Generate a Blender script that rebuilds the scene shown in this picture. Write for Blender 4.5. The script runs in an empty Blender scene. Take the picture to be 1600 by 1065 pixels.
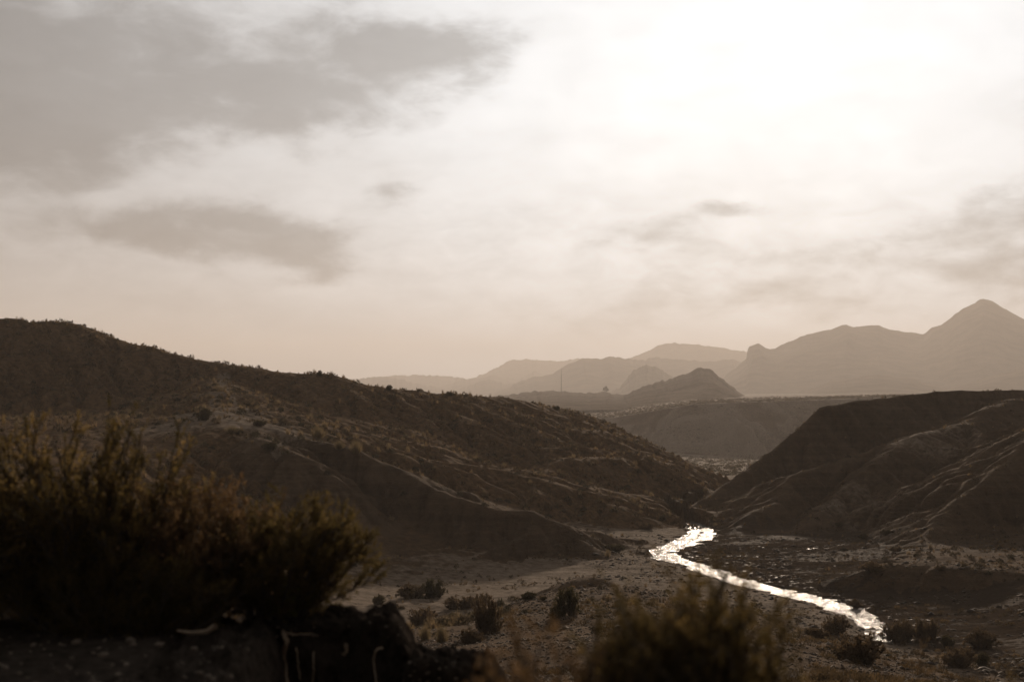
import bpy, math, time
import numpy as np
from mathutils import Vector

T0 = time.time()
sc = bpy.context.scene
COL = sc.collection

# ------------------------------------------------------------------ camera
S = 1.4                       # metres per layout unit for the valley
H = 18.0                      # eye above the river bed, layout units
CZ = H * S                    # eye height, metres
PITCH = math.radians(2.276)
FPX = 2000.0                  # focal length in pixels of a 1600 px wide picture

cam_d = bpy.data.cameras.new("camera")
cam = bpy.data.objects.new("camera", cam_d)
COL.objects.link(cam)
cam.location = (0, 0, CZ)
cam.rotation_euler = (math.radians(90) + PITCH, 0, 0)
cam_d.sensor_width = 36.0
cam_d.lens = 45.0
cam_d.clip_start = 0.1
cam_d.clip_end = 60000
cam_d.dof.use_dof = True
cam_d.dof.focus_distance = 170.0
cam_d.dof.aperture_fstop = 1.7
sc.camera = cam

# ------------------------------------------------------------------ light
SUN_AZ = math.radians(11.0)   # to the right of the view axis
SUN_EL = math.radians(12.8)
SUNV = Vector((math.sin(SUN_AZ) * math.cos(SUN_EL), math.cos(SUN_AZ) * math.cos(SUN_EL), math.sin(SUN_EL)))
sun_d = bpy.data.lights.new("sun", 'SUN')
sun_d.energy = 4.8
sun_d.angle = math.radians(2.5)
sun_d.color = (1.0, 0.81, 0.63)
sun = bpy.data.objects.new("sun", sun_d)
COL.objects.link(sun)
sun.rotation_euler = (-SUNV).to_track_quat('-Z', 'Y').to_euler()
sun.location = SUNV * 300

sc.view_settings.view_transform = 'Standard'
sc.view_settings.look = 'None'
sc.view_settings.exposure = 0.0
sc.view_settings.gamma = 1.0
sc.view_settings.use_curve_mapping = False
sc.cycles.use_denoising = True
sc.cycles.volume_bounces = 0
sc.cycles.max_bounces = 4
sc.cycles.diffuse_bounces = 2
sc.cycles.use_adaptive_sampling = False
sc.cycles.transparent_max_bounces = 4
sc.cycles.sample_clamp_indirect = 4.0

# ---- sky: grey-beige cloud deck over a Nishita sky, bright round the sun
class E:
    """tiny expression builder for shader math nodes"""
    nt = None
    def __init__(self, s): self.s = s
    @staticmethod
    def m(op, a, b=None, c=None):
        n = E.nt.nodes.new('ShaderNodeMath'); n.operation = op
        for i, v in enumerate((a, b, c)):
            if v is None: continue
            if isinstance(v, E): E.nt.links.new(v.s, n.inputs[i])
            else: n.inputs[i].default_value = v
        return E(n.outputs[0])
    def __add__(a, b): return E.m('ADD', a, b)
    def __radd__(a, b): return E.m('ADD', a, b)
    def __sub__(a, b): return E.m('SUBTRACT', a, b)
    def __rsub__(a, b): return E.m('SUBTRACT', b, a)
    def __mul__(a, b): return E.m('MULTIPLY', a, b)
    def __rmul__(a, b): return E.m('MULTIPLY', a, b)
    def __truediv__(a, b): return E.m('DIVIDE', a, b)
    def exp(a): return E.m('EXPONENT', a)
    def clamp(a):
        r = E.m('ADD', a, 0.0); r.s.node.use_clamp = True; return r

def smooth(e, a, b):
    n = E.nt.nodes.new('ShaderNodeMapRange'); n.interpolation_type = 'SMOOTHSTEP'
    E.nt.links.new(e.s, n.inputs['Value'])
    n.inputs['From Min'].default_value = a; n.inputs['From Max'].default_value = b
    return E(n.outputs['Result'])

def noise_node(nt, vec, scale, detail=5.0, rough=0.55, dist=0.0, dim='3D'):
    n = nt.nodes.new('ShaderNodeTexNoise'); n.noise_dimensions = dim
    if vec is not None: nt.links.new(vec, n.inputs['Vector'])
    n.inputs['Scale'].default_value = scale
    n.inputs['Detail'].default_value = detail
    n.inputs['Roughness'].default_value = rough
    n.inputs['Distortion'].default_value = dist
    return n

world = bpy.data.worlds.new("World")
sc.world = world
world.use_nodes = True
wt = world.node_tree
wt.nodes.clear()
E.nt = wt
tc = wt.nodes.new('ShaderNodeTexCoord')
sep = wt.nodes.new('ShaderNodeSeparateXYZ')
wt.links.new(tc.outputs['Generated'], sep.inputs[0])
dx, dy, dz = (E(sep.outputs[i]) for i in range(3))
az = E.m('ARCTAN2', dx, dy)
el = E.m('ARCSINE', dz)
dot = wt.nodes.new('ShaderNodeVectorMath'); dot.operation = 'DOT_PRODUCT'
wt.links.new(tc.outputs['Generated'], dot.inputs[0]); dot.inputs[1].default_value = SUNV
ang = E.m('ARCCOSINE', E.m('MINIMUM', E(dot.outputs['Value']), 1.0))
den = E.m('MAXIMUM', dz, 0.0) + 0.16
comb = wt.nodes.new('ShaderNodeCombineXYZ')
wt.links.new((dx / den).s, comb.inputs[0]); wt.links.new((dy / den).s, comb.inputs[1])
plane = comb.outputs[0]
stretch = wt.nodes.new('ShaderNodeVectorMath'); stretch.operation = 'MULTIPLY'
wt.links.new(tc.outputs['Generated'], stretch.inputs[0]); stretch.inputs[1].default_value = (1, 1, 2.2)
nA = noise_node(wt, stretch.outputs[0], 7.0, 6.0, 0.55)
sepA = wt.nodes.new('ShaderNodeSeparateColor'); wt.links.new(nA.outputs['Color'], sepA.inputs[0])
nB = E(noise_node(wt, plane, 0.9, 7.0, 0.55, 0.4).outputs['Fac'])
nC = E(noise_node(wt, stretch.outputs[0], 16.0, 7.0, 0.58, 0.3).outputs['Fac'])
waz = az + (E(sepA.outputs[0]) - 0.5) * 0.20
wel = el + (E(sepA.outputs[1]) - 0.5) * 0.10
def blob(px, py, wx, wy, a):
    u = (waz - (px - 800) / 2000.0) * (2000.0 / wx)
    v = (wel - (612 - py) / 2000.0) * (2000.0 / wy)
    return (0.0 - (u * u + v * v)).exp() * a
mass = blob(60, 90, 420, 110, 0.95)
for b in ((690, 85, 150, 70, 0.9), (420, 190, 230, 60, 0.75), (60, 240, 150, 65, 0.8), (250, 375, 200, 50, 0.92),
          (490, 385, 110, 30, 0.8), (602, 315, 60, 32, 0.6), (735, 285, 50, 18, 0.15), (1150, 334, 90, 26, 0.45),
          (1630, 200, 45, 60, 0.8), (1640, 320, 70, 45, 0.6), (-300, 250, 300, 160, 0.8), (1000, 385, 130, 34, 0.5),
          (1420, 415, 330, 32, 0.5), (1250, 480, 600, 40, 0.45), (1560, 360, 120, 40, .35), (2100, 240, 350, 140, 0.8)):
    mass = mass + blob(*b)
mass = smooth(mass + (nC - 0.5) * 1.5 * smooth(mass, 0.05, 0.4) + (E(sepA.outputs[2]) - 0.5) * 0.25, 0.10, 0.88)
wide = smooth(nB, 0.42, 0.70)
mass = (mass * 0.95 + wide * 0.14).clamp()
q = ang * (1 / 0.95); g = (ang + (E(sepA.outputs[2]) - 0.5) * 0.22 + (nC - 0.5) * 0.10) * (1 / 0.41)
lum = (0.0 - q * q).exp() * 0.63 + (0.0 - g * g).exp() * 0.46 + 0.09
lum = lum * (1.0 - mass * 0.53)
lum = lum * (nC * 0.34 + 0.83)
nD = E(noise_node(wt, stretch.outputs[0], 26.0, 8.0, 0.62, 0.5).outputs['Fac'])
bnd = (el - 0.105) * (1 / 0.05)
bank_f = (0.0 - bnd * bnd).exp() * (smooth(az, -0.15, 0.12) * 0.75 + 0.25)
lum = lum * ((nD - 0.5) * (bank_f * 1.7 + 0.20) * (1.0 - (0.0 - g * g).exp() * 0.75) + 1.0 - bank_f * 0.06)
low = smooth(el, 0.0, 0.26)
tint = wt.nodes.new('ShaderNodeMix'); tint.data_type = 'RGBA'
wt.links.new(low.s, tint.inputs['Factor'])
tint.inputs['A'].default_value = (0.90, 0.84, 0.80, 1); tint.inputs['B'].default_value = (0.99, 0.975, 0.97, 1)
tint2 = wt.nodes.new('ShaderNodeMix'); tint2.data_type = 'RGBA'
wt.links.new((0.0 - g * g).exp().s, tint2.inputs['Factor']); wt.links.new(tint.outputs['Result'], tint2.inputs['A']); tint2.inputs['B'].default_value = (0.94, 0.975, 1.01, 1)
mul = wt.nodes.new('ShaderNodeVectorMath'); mul.operation = 'SCALE'
wt.links.new(tint2.outputs['Result'], mul.inputs[0]); wt.links.new(lum.s, mul.inputs['Scale'])
sky = wt.nodes.new('ShaderNodeTexSky'); sky.sky_type = 'NISHITA'
sky.sun_disc = False
sky.sun_elevation = SUN_EL
sky.sun_rotation = SUN_AZ
sky.dust_density = 3.0
sks = wt.nodes.new('ShaderNodeVectorMath'); sks.operation = 'SCALE'
wt.links.new(sky.outputs[0], sks.inputs[0]); sks.inputs['Scale'].default_value = 0.05
mx = wt.nodes.new('ShaderNodeMix'); mx.data_type = 'RGBA'
mx.inputs['Factor'].default_value = 0.965
wt.links.new(sks.outputs[0], mx.inputs['A']); wt.links.new(mul.outputs[0], mx.inputs['B'])
bg = wt.nodes.new('ShaderNodeBackground'); bg.inputs['Strength'].default_value = 1.0
wt.links.new(mx.outputs['Result'], bg.inputs['Color'])
wo = wt.nodes.new('ShaderNodeOutputWorld'); wt.links.new(bg.outputs[0], wo.inputs['Surface'])

# ------------------------------------------------------------------ helpers
CP, SP = math.cos(PITCH), math.sin(PITCH)
def ray(px, py):
    x = (px - 800.0) / FPX; u = (532.5 - py) / FPX
    f = CP - SP * u; z = SP + CP * u
    return x / f, z / f                     # per unit of forward distance
def at(px, py, Y, s=S):
    """world point seen at a pixel, Y forward (layout units by default)"""
    a, b = ray(px, py)
    return np.array([a * Y * s, Y * s, CZ + b * Y * s])
def atz(px, py, z):
    """world point at a pixel on the level z (layout units above the river)"""
    a, b = ray(px, py)
    Y = (z * S - CZ) / b
    return np.array([a * Y, Y, z * S])

def _hash(ix, iy, seed):
    h = (ix.astype(np.int64) * 374761393 + iy.astype(np.int64) * 668265263 + seed * 1442695041) & 0xFFFFFFFF
    h = ((h ^ (h >> 13)) * 1274126177) & 0xFFFFFFFF
    h = (h ^ (h >> 16)) & 0xFFFF
    return h.astype(np.float32) / 32767.5 - 1.0
def vnoise(x, y, seed=0):
    x0 = np.floor(x); y0 = np.floor(y)
    fx = (x - x0).astype(np.float32); fy = (y - y0).astype(np.float32)
    ix = x0.astype(np.int64); iy = y0.astype(np.int64)
    u = fx * fx * fx * (fx * (fx * 6 - 15) + 10); v = fy * fy * fy * (fy * (fy * 6 - 15) + 10)
    a = _hash(ix, iy, seed); b = _hash(ix + 1, iy, seed); c = _hash(ix, iy + 1, seed); d = _hash(ix + 1, iy + 1, seed)
    return (a + (b - a) * u) * (1 - v) + (c + (d - c) * u) * v
def fbm(x, y, octv=4, seed=0, gain=0.5):
    s = 0; a = 1.0; t = 0.0
    for k in range(octv):
        s = s + a * vnoise(x, y, seed + 17 * k); t += a
        x = x * 2.03 + 7.1; y = y * 2.03 - 3.7; a *= gain
    return s / t
def ridged(x, y, octv=3, seed=0):
    s = 0; a = 1.0; t = 0.0
    for k in range(octv):
        s = s + a * (1 - 2 * np.abs(vnoise(x, y, seed + 13 * k))); t += a
        x = x * 2.1 + 3.3; y = y * 2.1 + 9.1; a *= 0.5
    return s / t
def smax(a, b, k):
    h = np.maximum(k - np.abs(a - b), 0) / k
    return np.maximum(a, b) + h * h * k * 0.25
def sstep(a, b, x):
    t = np.clip((x - a) / (b - a), 0, 1); return t * t * (3 - 2 * t)

def mesh_from(name, V, F, smoothf=True):
    """V (n,3), F (m,3|4) int array"""
    me = bpy.data.meshes.new(name)
    V = np.ascontiguousarray(V, dtype=np.float32); F = np.ascontiguousarray(F, dtype=np.int32)
    n, m, k = len(V), len(F), F.shape[1]
    me.vertices.add(n); me.vertices.foreach_set('co', V.ravel())
    me.loops.add(m * k); me.loops.foreach_set('vertex_index', F.ravel())
    me.polygons.add(m)
    me.polygons.foreach_set('loop_start', np.arange(0, m * k, k, dtype=np.int32))
    try: me.polygons.foreach_set('loop_total', np.full(m, k, dtype=np.int32))
    except Exception: pass
    if smoothf: me.polygons.foreach_set('use_smooth', np.ones(m, dtype=bool))
    me.update(calc_edges=True)
    return me
def add_color(me, name, C):
    a = me.color_attributes.new(name, 'FLOAT_COLOR', 'POINT')
    C = np.asarray(C, dtype=np.float32)
    if C.shape[1] == 3: C = np.hstack([C, np.ones((len(C), 1), np.float32)])
    a.data.foreach_set('color', np.ascontiguousarray(C).ravel())
def tag(o, label=None, cat=None, group=None, kind=None):
    if label: o['label'] = label
    if cat: o['category'] = cat
    if group: o['group'] = group
    if kind: o['kind'] = kind
    return o
def obj(name, me, mat=None, parent=None, loc=None, rot=None, scale=None):
    o = bpy.data.objects.new(name, me)
    if mat is not None and me is not None and len(me.materials) == 0: me.materials.append(mat)
    COL.objects.link(o)
    if parent is not None: o.parent = parent
    if loc is not None: o.location = [float(v) for v in loc]
    if rot is not None: o.rotation_euler = rot
    if scale is not None: o.scale = scale
    return o

# ------------------------------------------------------------------ materials
def new_mat(name):
    m = bpy.data.materials.new(name); m.use_nodes = True
    nt = m.node_tree; nt.nodes.clear()
    out = nt.nodes.new('ShaderNodeOutputMaterial')
    b = nt.nodes.new('ShaderNodeBsdfPrincipled')
    nt.links.new(b.outputs[0], out.inputs['Surface'])
    return m, nt, b, out
def ramp(nt, fac, stops):
    r = nt.nodes.new('ShaderNodeValToRGB')
    while len(r.color_ramp.elements) > 1: r.color_ramp.elements.remove(r.color_ramp.elements[-1])
    r.color_ramp.elements[0].position = stops[0][0]; r.color_ramp.elements[0].color = (*stops[0][1], 1)
    for p, c in stops[1:]:
        e = r.color_ramp.elements.new(p); e.color = (*c, 1)
    nt.links.new(fac, r.inputs[0]); return r.outputs[0]
def mixc(nt, fac, a, b, mode='MIX'):
    n = nt.nodes.new('ShaderNodeMix'); n.data_type = 'RGBA'; n.blend_type = mode
    for k, v in (('Factor', fac), ('A', a), ('B', b)):
        if hasattr(v, 'is_output'): nt.links.new(v, n.inputs[k])
        elif k == 'Factor': n.inputs[k].default_value = v
        else: n.inputs[k].default_value = (*v, 1)
    return n.outputs['Result']

def terrain_material():
    m, nt, b, out = new_mat("desert_marl")
    E.nt = nt
    g = nt.nodes.new('ShaderNodeNewGeometry'); pos = g.outputs['Position']
    at_ = nt.nodes.new('ShaderNodeAttribute'); at_.attribute_name = 'mask'
    sp = nt.nodes.new('ShaderNodeSeparateColor'); nt.links.new(at_.outputs['Color'], sp.inputs[0])
    sand, wet, veg = (E(sp.outputs[i]) for i in range(3))
    n1 = noise_node(nt, pos, 0.09, 6, 0.6).outputs['Fac']
    n2 = noise_node(nt, pos, 0.9, 6, 0.65).outputs['Fac']
    n3 = noise_node(nt, pos, 6.0, 4, 0.7).outputs['Fac']
    # beds of marl: thin level bands, warped
    st = nt.nodes.new('ShaderNodeVectorMath'); st.operation = 'MULTIPLY'
    nt.links.new(pos, st.inputs[0]); st.inputs[1].default_value = (0.03, 0.03, 1.1)
    n4 = noise_node(nt, st.outputs[0], 1.0, 4, 0.6).outputs['Fac']
    marl = ramp(nt, n1, [(0.3, (0.040, 0.029, 0.020)), (0.5, (0.064, 0.045, 0.031)), (0.7, (0.102, 0.072, 0.049))])
    marl = mixc(nt, 0.55, marl, ramp(nt, n4, [(0.35, (0.35, 0.35, 0.36)), (0.5, (0.55, 0.54, 0.52)), (0.66, (0.78, 0.75, 0.70))]), 'OVERLAY')
    dirt = ramp(nt, n2, [(0.3, (0.052, 0.031, 0.016)), (0.62, (0.138, 0.082, 0.042))])
    base = mixc(nt, (veg * (E(n2) * 1.2 + 0.25)).clamp().s, marl, dirt)
    sandc = ramp(nt, n2, [(0.3, (0.105, 0.080, 0.058)), (0.7, (0.215, 0.166, 0.124))])
    sfac = smooth(sand + (E(n2) - 0.5) * 0.7 + (E(n1) - 0.5) * 0.5, 0.25, 0.75)
    base = mixc(nt, sfac.s, base, sandc)
    base = mixc(nt, 0.5, base, ramp(nt, n3, [(0.3, (0.3, 0.3, 0.3)), (0.7, (0.7, 0.7, 0.7))]), 'OVERLAY')
    wfac = smooth(wet + (E(n2) - 0.5) * 0.9, 0.35, 0.75)
    base = mixc(nt, (wfac * 0.8).s, base, (0.040, 0.031, 0.024))
    nt.links.new(base, b.inputs['Base Color'])
    nt.links.new((0.95 - wfac * 0.33 - smooth(wet + (E(n2) - 0.5) * 1.6, 1.1, 1.35) * 0.2).s, b.inputs['Roughness'])
    glint = smooth(wet + (E(n2) - 0.5) * 1.6, 1.1, 1.35)
    nt.links.new((glint * 0.012 + (1.0 - wfac) * 0.008).s, b.inputs['Specular IOR Level'])
    hsum = E(n2) * 0.6 + E(n3) * 0.14 + E(n1) * 0.8 + E(n4) * 0.5
    bp = nt.nodes.new('ShaderNodeBump'); bp.inputs['Strength'].default_value = 0.9; bp.inputs['Distance'].default_value = 0.8
    nt.links.new(hsum.s, bp.inputs['Height']); nt.links.new(bp.outputs[0], b.inputs['Normal'])
    return m
M_TER = terrain_material()

def far_material(name, c1, c2, sc_=0.01):
    m, nt, b, out = new_mat(name); E.nt = nt
    g = nt.nodes.new('ShaderNodeNewGeometry')
    n1 = noise_node(nt, g.outputs['Position'], sc_, 8, 0.65).outputs['Fac']
    n2 = noise_node(nt, g.outputs['Position'], sc_ * 14, 5, 0.7).outputs['Fac']
    c = ramp(nt, n1, [(0.3, c1), (0.7, c2)])
    c = mixc(nt, 0.7, c, ramp(nt, n2, [(0.35, (0.25, 0.25, 0.25)), (0.65, (0.75, 0.75, 0.75))]), 'OVERLAY')
    nt.links.new(c, b.inputs['Base Color']); b.inputs['Roughness'].default_value = 0.95
    b.inputs['Specular IOR Level'].default_value = 0.0
    bp = nt.nodes.new('ShaderNodeBump'); bp.inputs['Strength'].default_value = 0.8; bp.inputs['Distance'].default_value = 0.15 / sc_
    nt.links.new((E(n1) + E(n2) * 0.15).s, bp.inputs['Height']); nt.links.new(bp.outputs[0], b.inputs['Normal'])
    return m
M_FAR = far_material("far_rock", (0.045, 0.036, 0.028), (0.19, 0.15, 0.115))

def attr_mat(name, trans=0.3, rough=0.8, attr='col', var=0.0):
    m, nt, b, out = new_mat(name)
    a = nt.nodes.new('ShaderNodeAttribute'); a.attribute_name = attr
    col = a.outputs['Color']
    if var > 0:
        oi = nt.nodes.new('ShaderNodeObjectInfo')
        hs = nt.nodes.new('ShaderNodeHueSaturation')
        mr = nt.nodes.new('ShaderNodeMapRange'); nt.links.new(oi.outputs['Random'], mr.inputs['Value'])
        mr.inputs['To Min'].default_value = 1 - var; mr.inputs['To Max'].default_value = 1 + var
        nt.links.new(mr.outputs[0], hs.inputs['Value']); nt.links.new(col, hs.inputs['Color']); col = hs.outputs[0]
    nt.links.new(col, b.inputs['Base Color']); b.inputs['Roughness'].default_value = rough
    b.inputs['Specular IOR Level'].default_value = 0.2
    if trans > 0:
        t = nt.nodes.new('ShaderNodeBsdfTranslucent'); nt.links.new(col, t.inputs['Color'])
        mxs = nt.nodes.new('ShaderNodeMixShader'); mxs.inputs[0].default_value = trans
        nt.links.new(b.outputs[0], mxs.inputs[1]); nt.links.new(t.outputs[0], mxs.inputs[2])
        nt.links.new(mxs.outputs[0], out.inputs['Surface'])
    return m
M_LEAF = attr_mat("leaf", 0.6, 0.7)
M_TUFT = attr_mat("dry_scrub", 0.35, 0.85, var=0.2)

def noise_mat(name, c1, c2, scale, rough=0.9, bump=0.3, dist=0.02, spec=0.3):
    m, nt, b, out = new_mat(name); E.nt = nt
    t = nt.nodes.new('ShaderNodeTexCoord')
    n = noise_node(nt, t.outputs['Object'], scale, 6, 0.65).outputs['Fac']
    oi = nt.nodes.new('ShaderNodeObjectInfo')
    c = ramp(nt, n, [(0.3, c1), (0.7, c2)])
    hs = nt.nodes.new('ShaderNodeHueSaturation')
    mr = nt.nodes.new('ShaderNodeMapRange'); nt.links.new(oi.outputs['Random'], mr.inputs['Value'])
    mr.inputs['To Min'].default_value = 0.75; mr.inputs['To Max'].default_value = 1.2
    nt.links.new(mr.outputs[0], hs.inputs['Value']); nt.links.new(c, hs.inputs['Color'])
    nt.links.new(hs.outputs[0], b.inputs['Base Color']); b.inputs['Roughness'].default_value = rough
    b.inputs['Specular IOR Level'].default_value = spec
    bp = nt.nodes.new('ShaderNodeBump'); bp.inputs['Strength'].default_value = bump; bp.inputs['Distance'].default_value = dist
    nt.links.new(n, bp.inputs['Height']); nt.links.new(bp.outputs[0], b.inputs['Normal'])
    return m
M_WOOD = noise_mat("grey_twig", (0.05, 0.04, 0.03), (0.12, 0.095, 0.07), 30)
M_ROOT = noise_mat("pale_root", (0.24, 0.185, 0.13), (0.42, 0.33, 0.24), 40)
M_STONE = noise_mat("pebble_stone", (0.09, 0.072, 0.056), (0.21, 0.17, 0.13), 25)
M_SOIL = noise_mat("dark_soil", (0.016, 0.013, 0.011), (0.058, 0.047, 0.038), 11, bump=1.0, dist=0.05, spec=0.0)
M_STEEL = noise_mat("mast_steel", (0.10, 0.09, 0.08), (0.16, 0.14, 0.13), 2, rough=0.6)

def water_material():
    m, nt, b, out = new_mat("muddy_water"); E.nt = nt
    g = nt.nodes.new('ShaderNodeNewGeometry')
    n1 = noise_node(nt, g.outputs['Position'], 1.1, 4, 0.6, 0.4).outputs['Fac']
    n2 = noise_node(nt, g.outputs['Position'], 4.0, 4, 0.65, 0.3).outputs['Fac']
    b.inputs['Base Color'].default_value = (0.07, 0.055, 0.042, 1)
    b.inputs['Roughness'].default_value = 0.15
    b.inputs['IOR'].default_value = 1.33
    bp = nt.nodes.new('ShaderNodeBump'); bp.inputs['Strength'].default_value = 1.0; bp.inputs['Distance'].default_value = 1.05
    nt.links.new((E(n1) * 0.9 + E(n2) * 0.2).s, bp.inputs['Height']); nt.links.new(bp.outputs[0], b.inputs['Normal'])
    return m
M_WATER = water_material()

# ------------------------------------------------------------------ terrain
RIVER = np.array([atz(px, py, 0)[:2] for px, py in (
    (1380, 1000), (1372, 988), (1358, 970), (1318, 951), (1255, 931), (1180, 915), (1130, 901), (1088, 884), (1045, 872),
    (1030, 862), (1060, 851), (1090, 840), (1098, 829), (1078, 818), (1055, 809), (1050, 803), (1068, 798), (1110, 790))])
RW = np.array([1.0, 1.3, 1.7, 2.4, 2.4, 2.0, 2.1, 2.2, 2.8, 2.8, 3.2, 3.2, 3.2, 2.9, 2.8, 2.8, 2.6, 2]) * 0.54 * S

def seg_dist(x, y, P, extra=None):
    """distance to polyline, arc position and interpolated extra column"""
    best = np.full(x.shape, 1e9, np.float32); sb = np.zeros(x.shape, np.float32); eb = np.zeros(x.shape, np.float32)
    s0 = 0.0
    for i in range(len(P) - 1):
        ax, ay = P[i][0], P[i][1]; bx, by = P[i + 1][0] - ax, P[i + 1][1] - ay
        L2 = bx * bx + by * by + 1e-9; L = math.sqrt(L2)
        t = np.clip(((x - ax) * bx + (y - ay) * by) / L2, 0, 1)
        d = np.hypot(x - ax - t * bx, y - ay - t * by)
        m = d < best
        best[m] = d[m]; sb[m] = s0 + t[m] * L
        if extra is not None: eb[m] = extra[i] + t[m] * (extra[i + 1] - extra[i])
        s0 += L
    return best, sb, eb

# floor control points
ctl = []
for px, py in ((1372, 990), (1318, 951), (1255, 931), (1180, 915), (1088, 884), (1030, 862), (1098, 829), (1050, 805), (1100, 790), (1110, 765), (1080, 758)):
    ctl.append(atz(px, py, 0.06))
for px, py, z in ((600, 905, .6), (540, 935, 1.2), (700, 900, .45), (800, 890, .35), (900, 885, .3), (950, 870, .4), (650, 1000, 1.2), (600, 960, 1.3),
                  (740, 930, .9), (950, 800, .6), (900, 800, 1.), (1000, 780, .6), (1050, 760, .45), (1110, 752, .35), (1000, 835, .7), (920, 830, 1.),
                  (1150, 855, .35), (1250, 870, .3), (1300, 860, .6), (1200, 890, .12), (1330, 940, .3), (1450, 950, .5), (1550, 965, .8), (1620, 1000, 1.2),
                  (1500, 1040, 1.0), (1420, 1065, 2.2), (1600, 1060, 1.2), (1000, 905, .5), (1060, 920, .5), (1230, 955, .5)):
    ctl.append(atz(px, py, z))
for px, py, Y in ((1000, 1065, 25), (1000, 1000, 45), (900, 960, 62), (850, 928, 82), (930, 918, 86), (1100, 1030, 40), (1280, 1060, 32), (1260, 1005, 54), (1230, 980, 72),
                  (1330, 1062, 42), (760, 1000, 60), (780, 960, 75), (600, 1090, 42), (300, 1050, 45), (100, 930, 70), (0, 780, 100), (-200, 760, 110),
                  (150, 690, 150), (250, 668, 160), (350, 652, 165), (400, 672, 156), (0, 680, 150), (-200, 670, 160), (250, 800, 115), (400, 860, 118),
                  (-800, 700, 150), (-500, 640, 220), (2400, 800, 150), (2400, 700, 300), (1900, 900, 100)):
    ctl.append(at(px, py, Y))
for px, py, Y in ((1100, 728, 480), (1180, 713, 760), (1060, 718, 640), (1300, 705, 800), (1120, 742, 330), (1000, 702, 800), (800, 690, 800)):
    ctl.append(at(px, py, Y))
for p in ((0, 12, CZ - 4.2), (8, 12, CZ - 5.2), (-8, 14, CZ - 3.4), (0, 4, CZ - 2.2), (0, -15, CZ - 1.7), (-20, 0, CZ - 1.8), (20, 0, CZ - 4), (18, 25, CZ - 8), (-25, 30, CZ - 6),
          (0, -120, CZ - 1), (-120, -60, CZ), (120, -60, CZ - 6), (-600, 700, 0), (700, 1300, -40), (0, 1450, -40), (-600, 200, CZ), (600, 200, CZ - 4)):
    ctl.append(np.array(p, float))
ctl = np.array(ctl)
SC = 100.0
def _tps(r2): return np.where(r2 > 1e-12, r2 * np.log(r2 + 1e-12), 0)
def _solve():
    P = ctl[:, :2] / SC; n = len(P)
    K = _tps(((P[:, None] - P[None]) ** 2).sum(-1)) + np.eye(n) * 0.002
    A = np.zeros((n + 3, n + 3)); A[:n, :n] = K; A[:n, n] = 1; A[:n, n + 1:] = P; A[n, :n] = 1; A[n + 1:, :n] = P.T
    return np.linalg.solve(A, np.concatenate([ctl[:, 2], np.zeros(3)]))
TW = _solve()
def base_floor(x, y):
    r = np.hypot(x, y); k = np.minimum(1, 1400 / np.maximum(r, 1))
    xs = x * k / SC; ys = y * k / SC
    z = TW[-3] + TW[-2] * xs + TW[-1] * ys
    for i in range(len(ctl)):
        r2 = (xs - ctl[i, 0] / SC) ** 2 + (ys - ctl[i, 1] / SC) ** 2
        z = z + TW[i] * _tps(r2)
    return np.clip(z, -60, CZ + 6)

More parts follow.
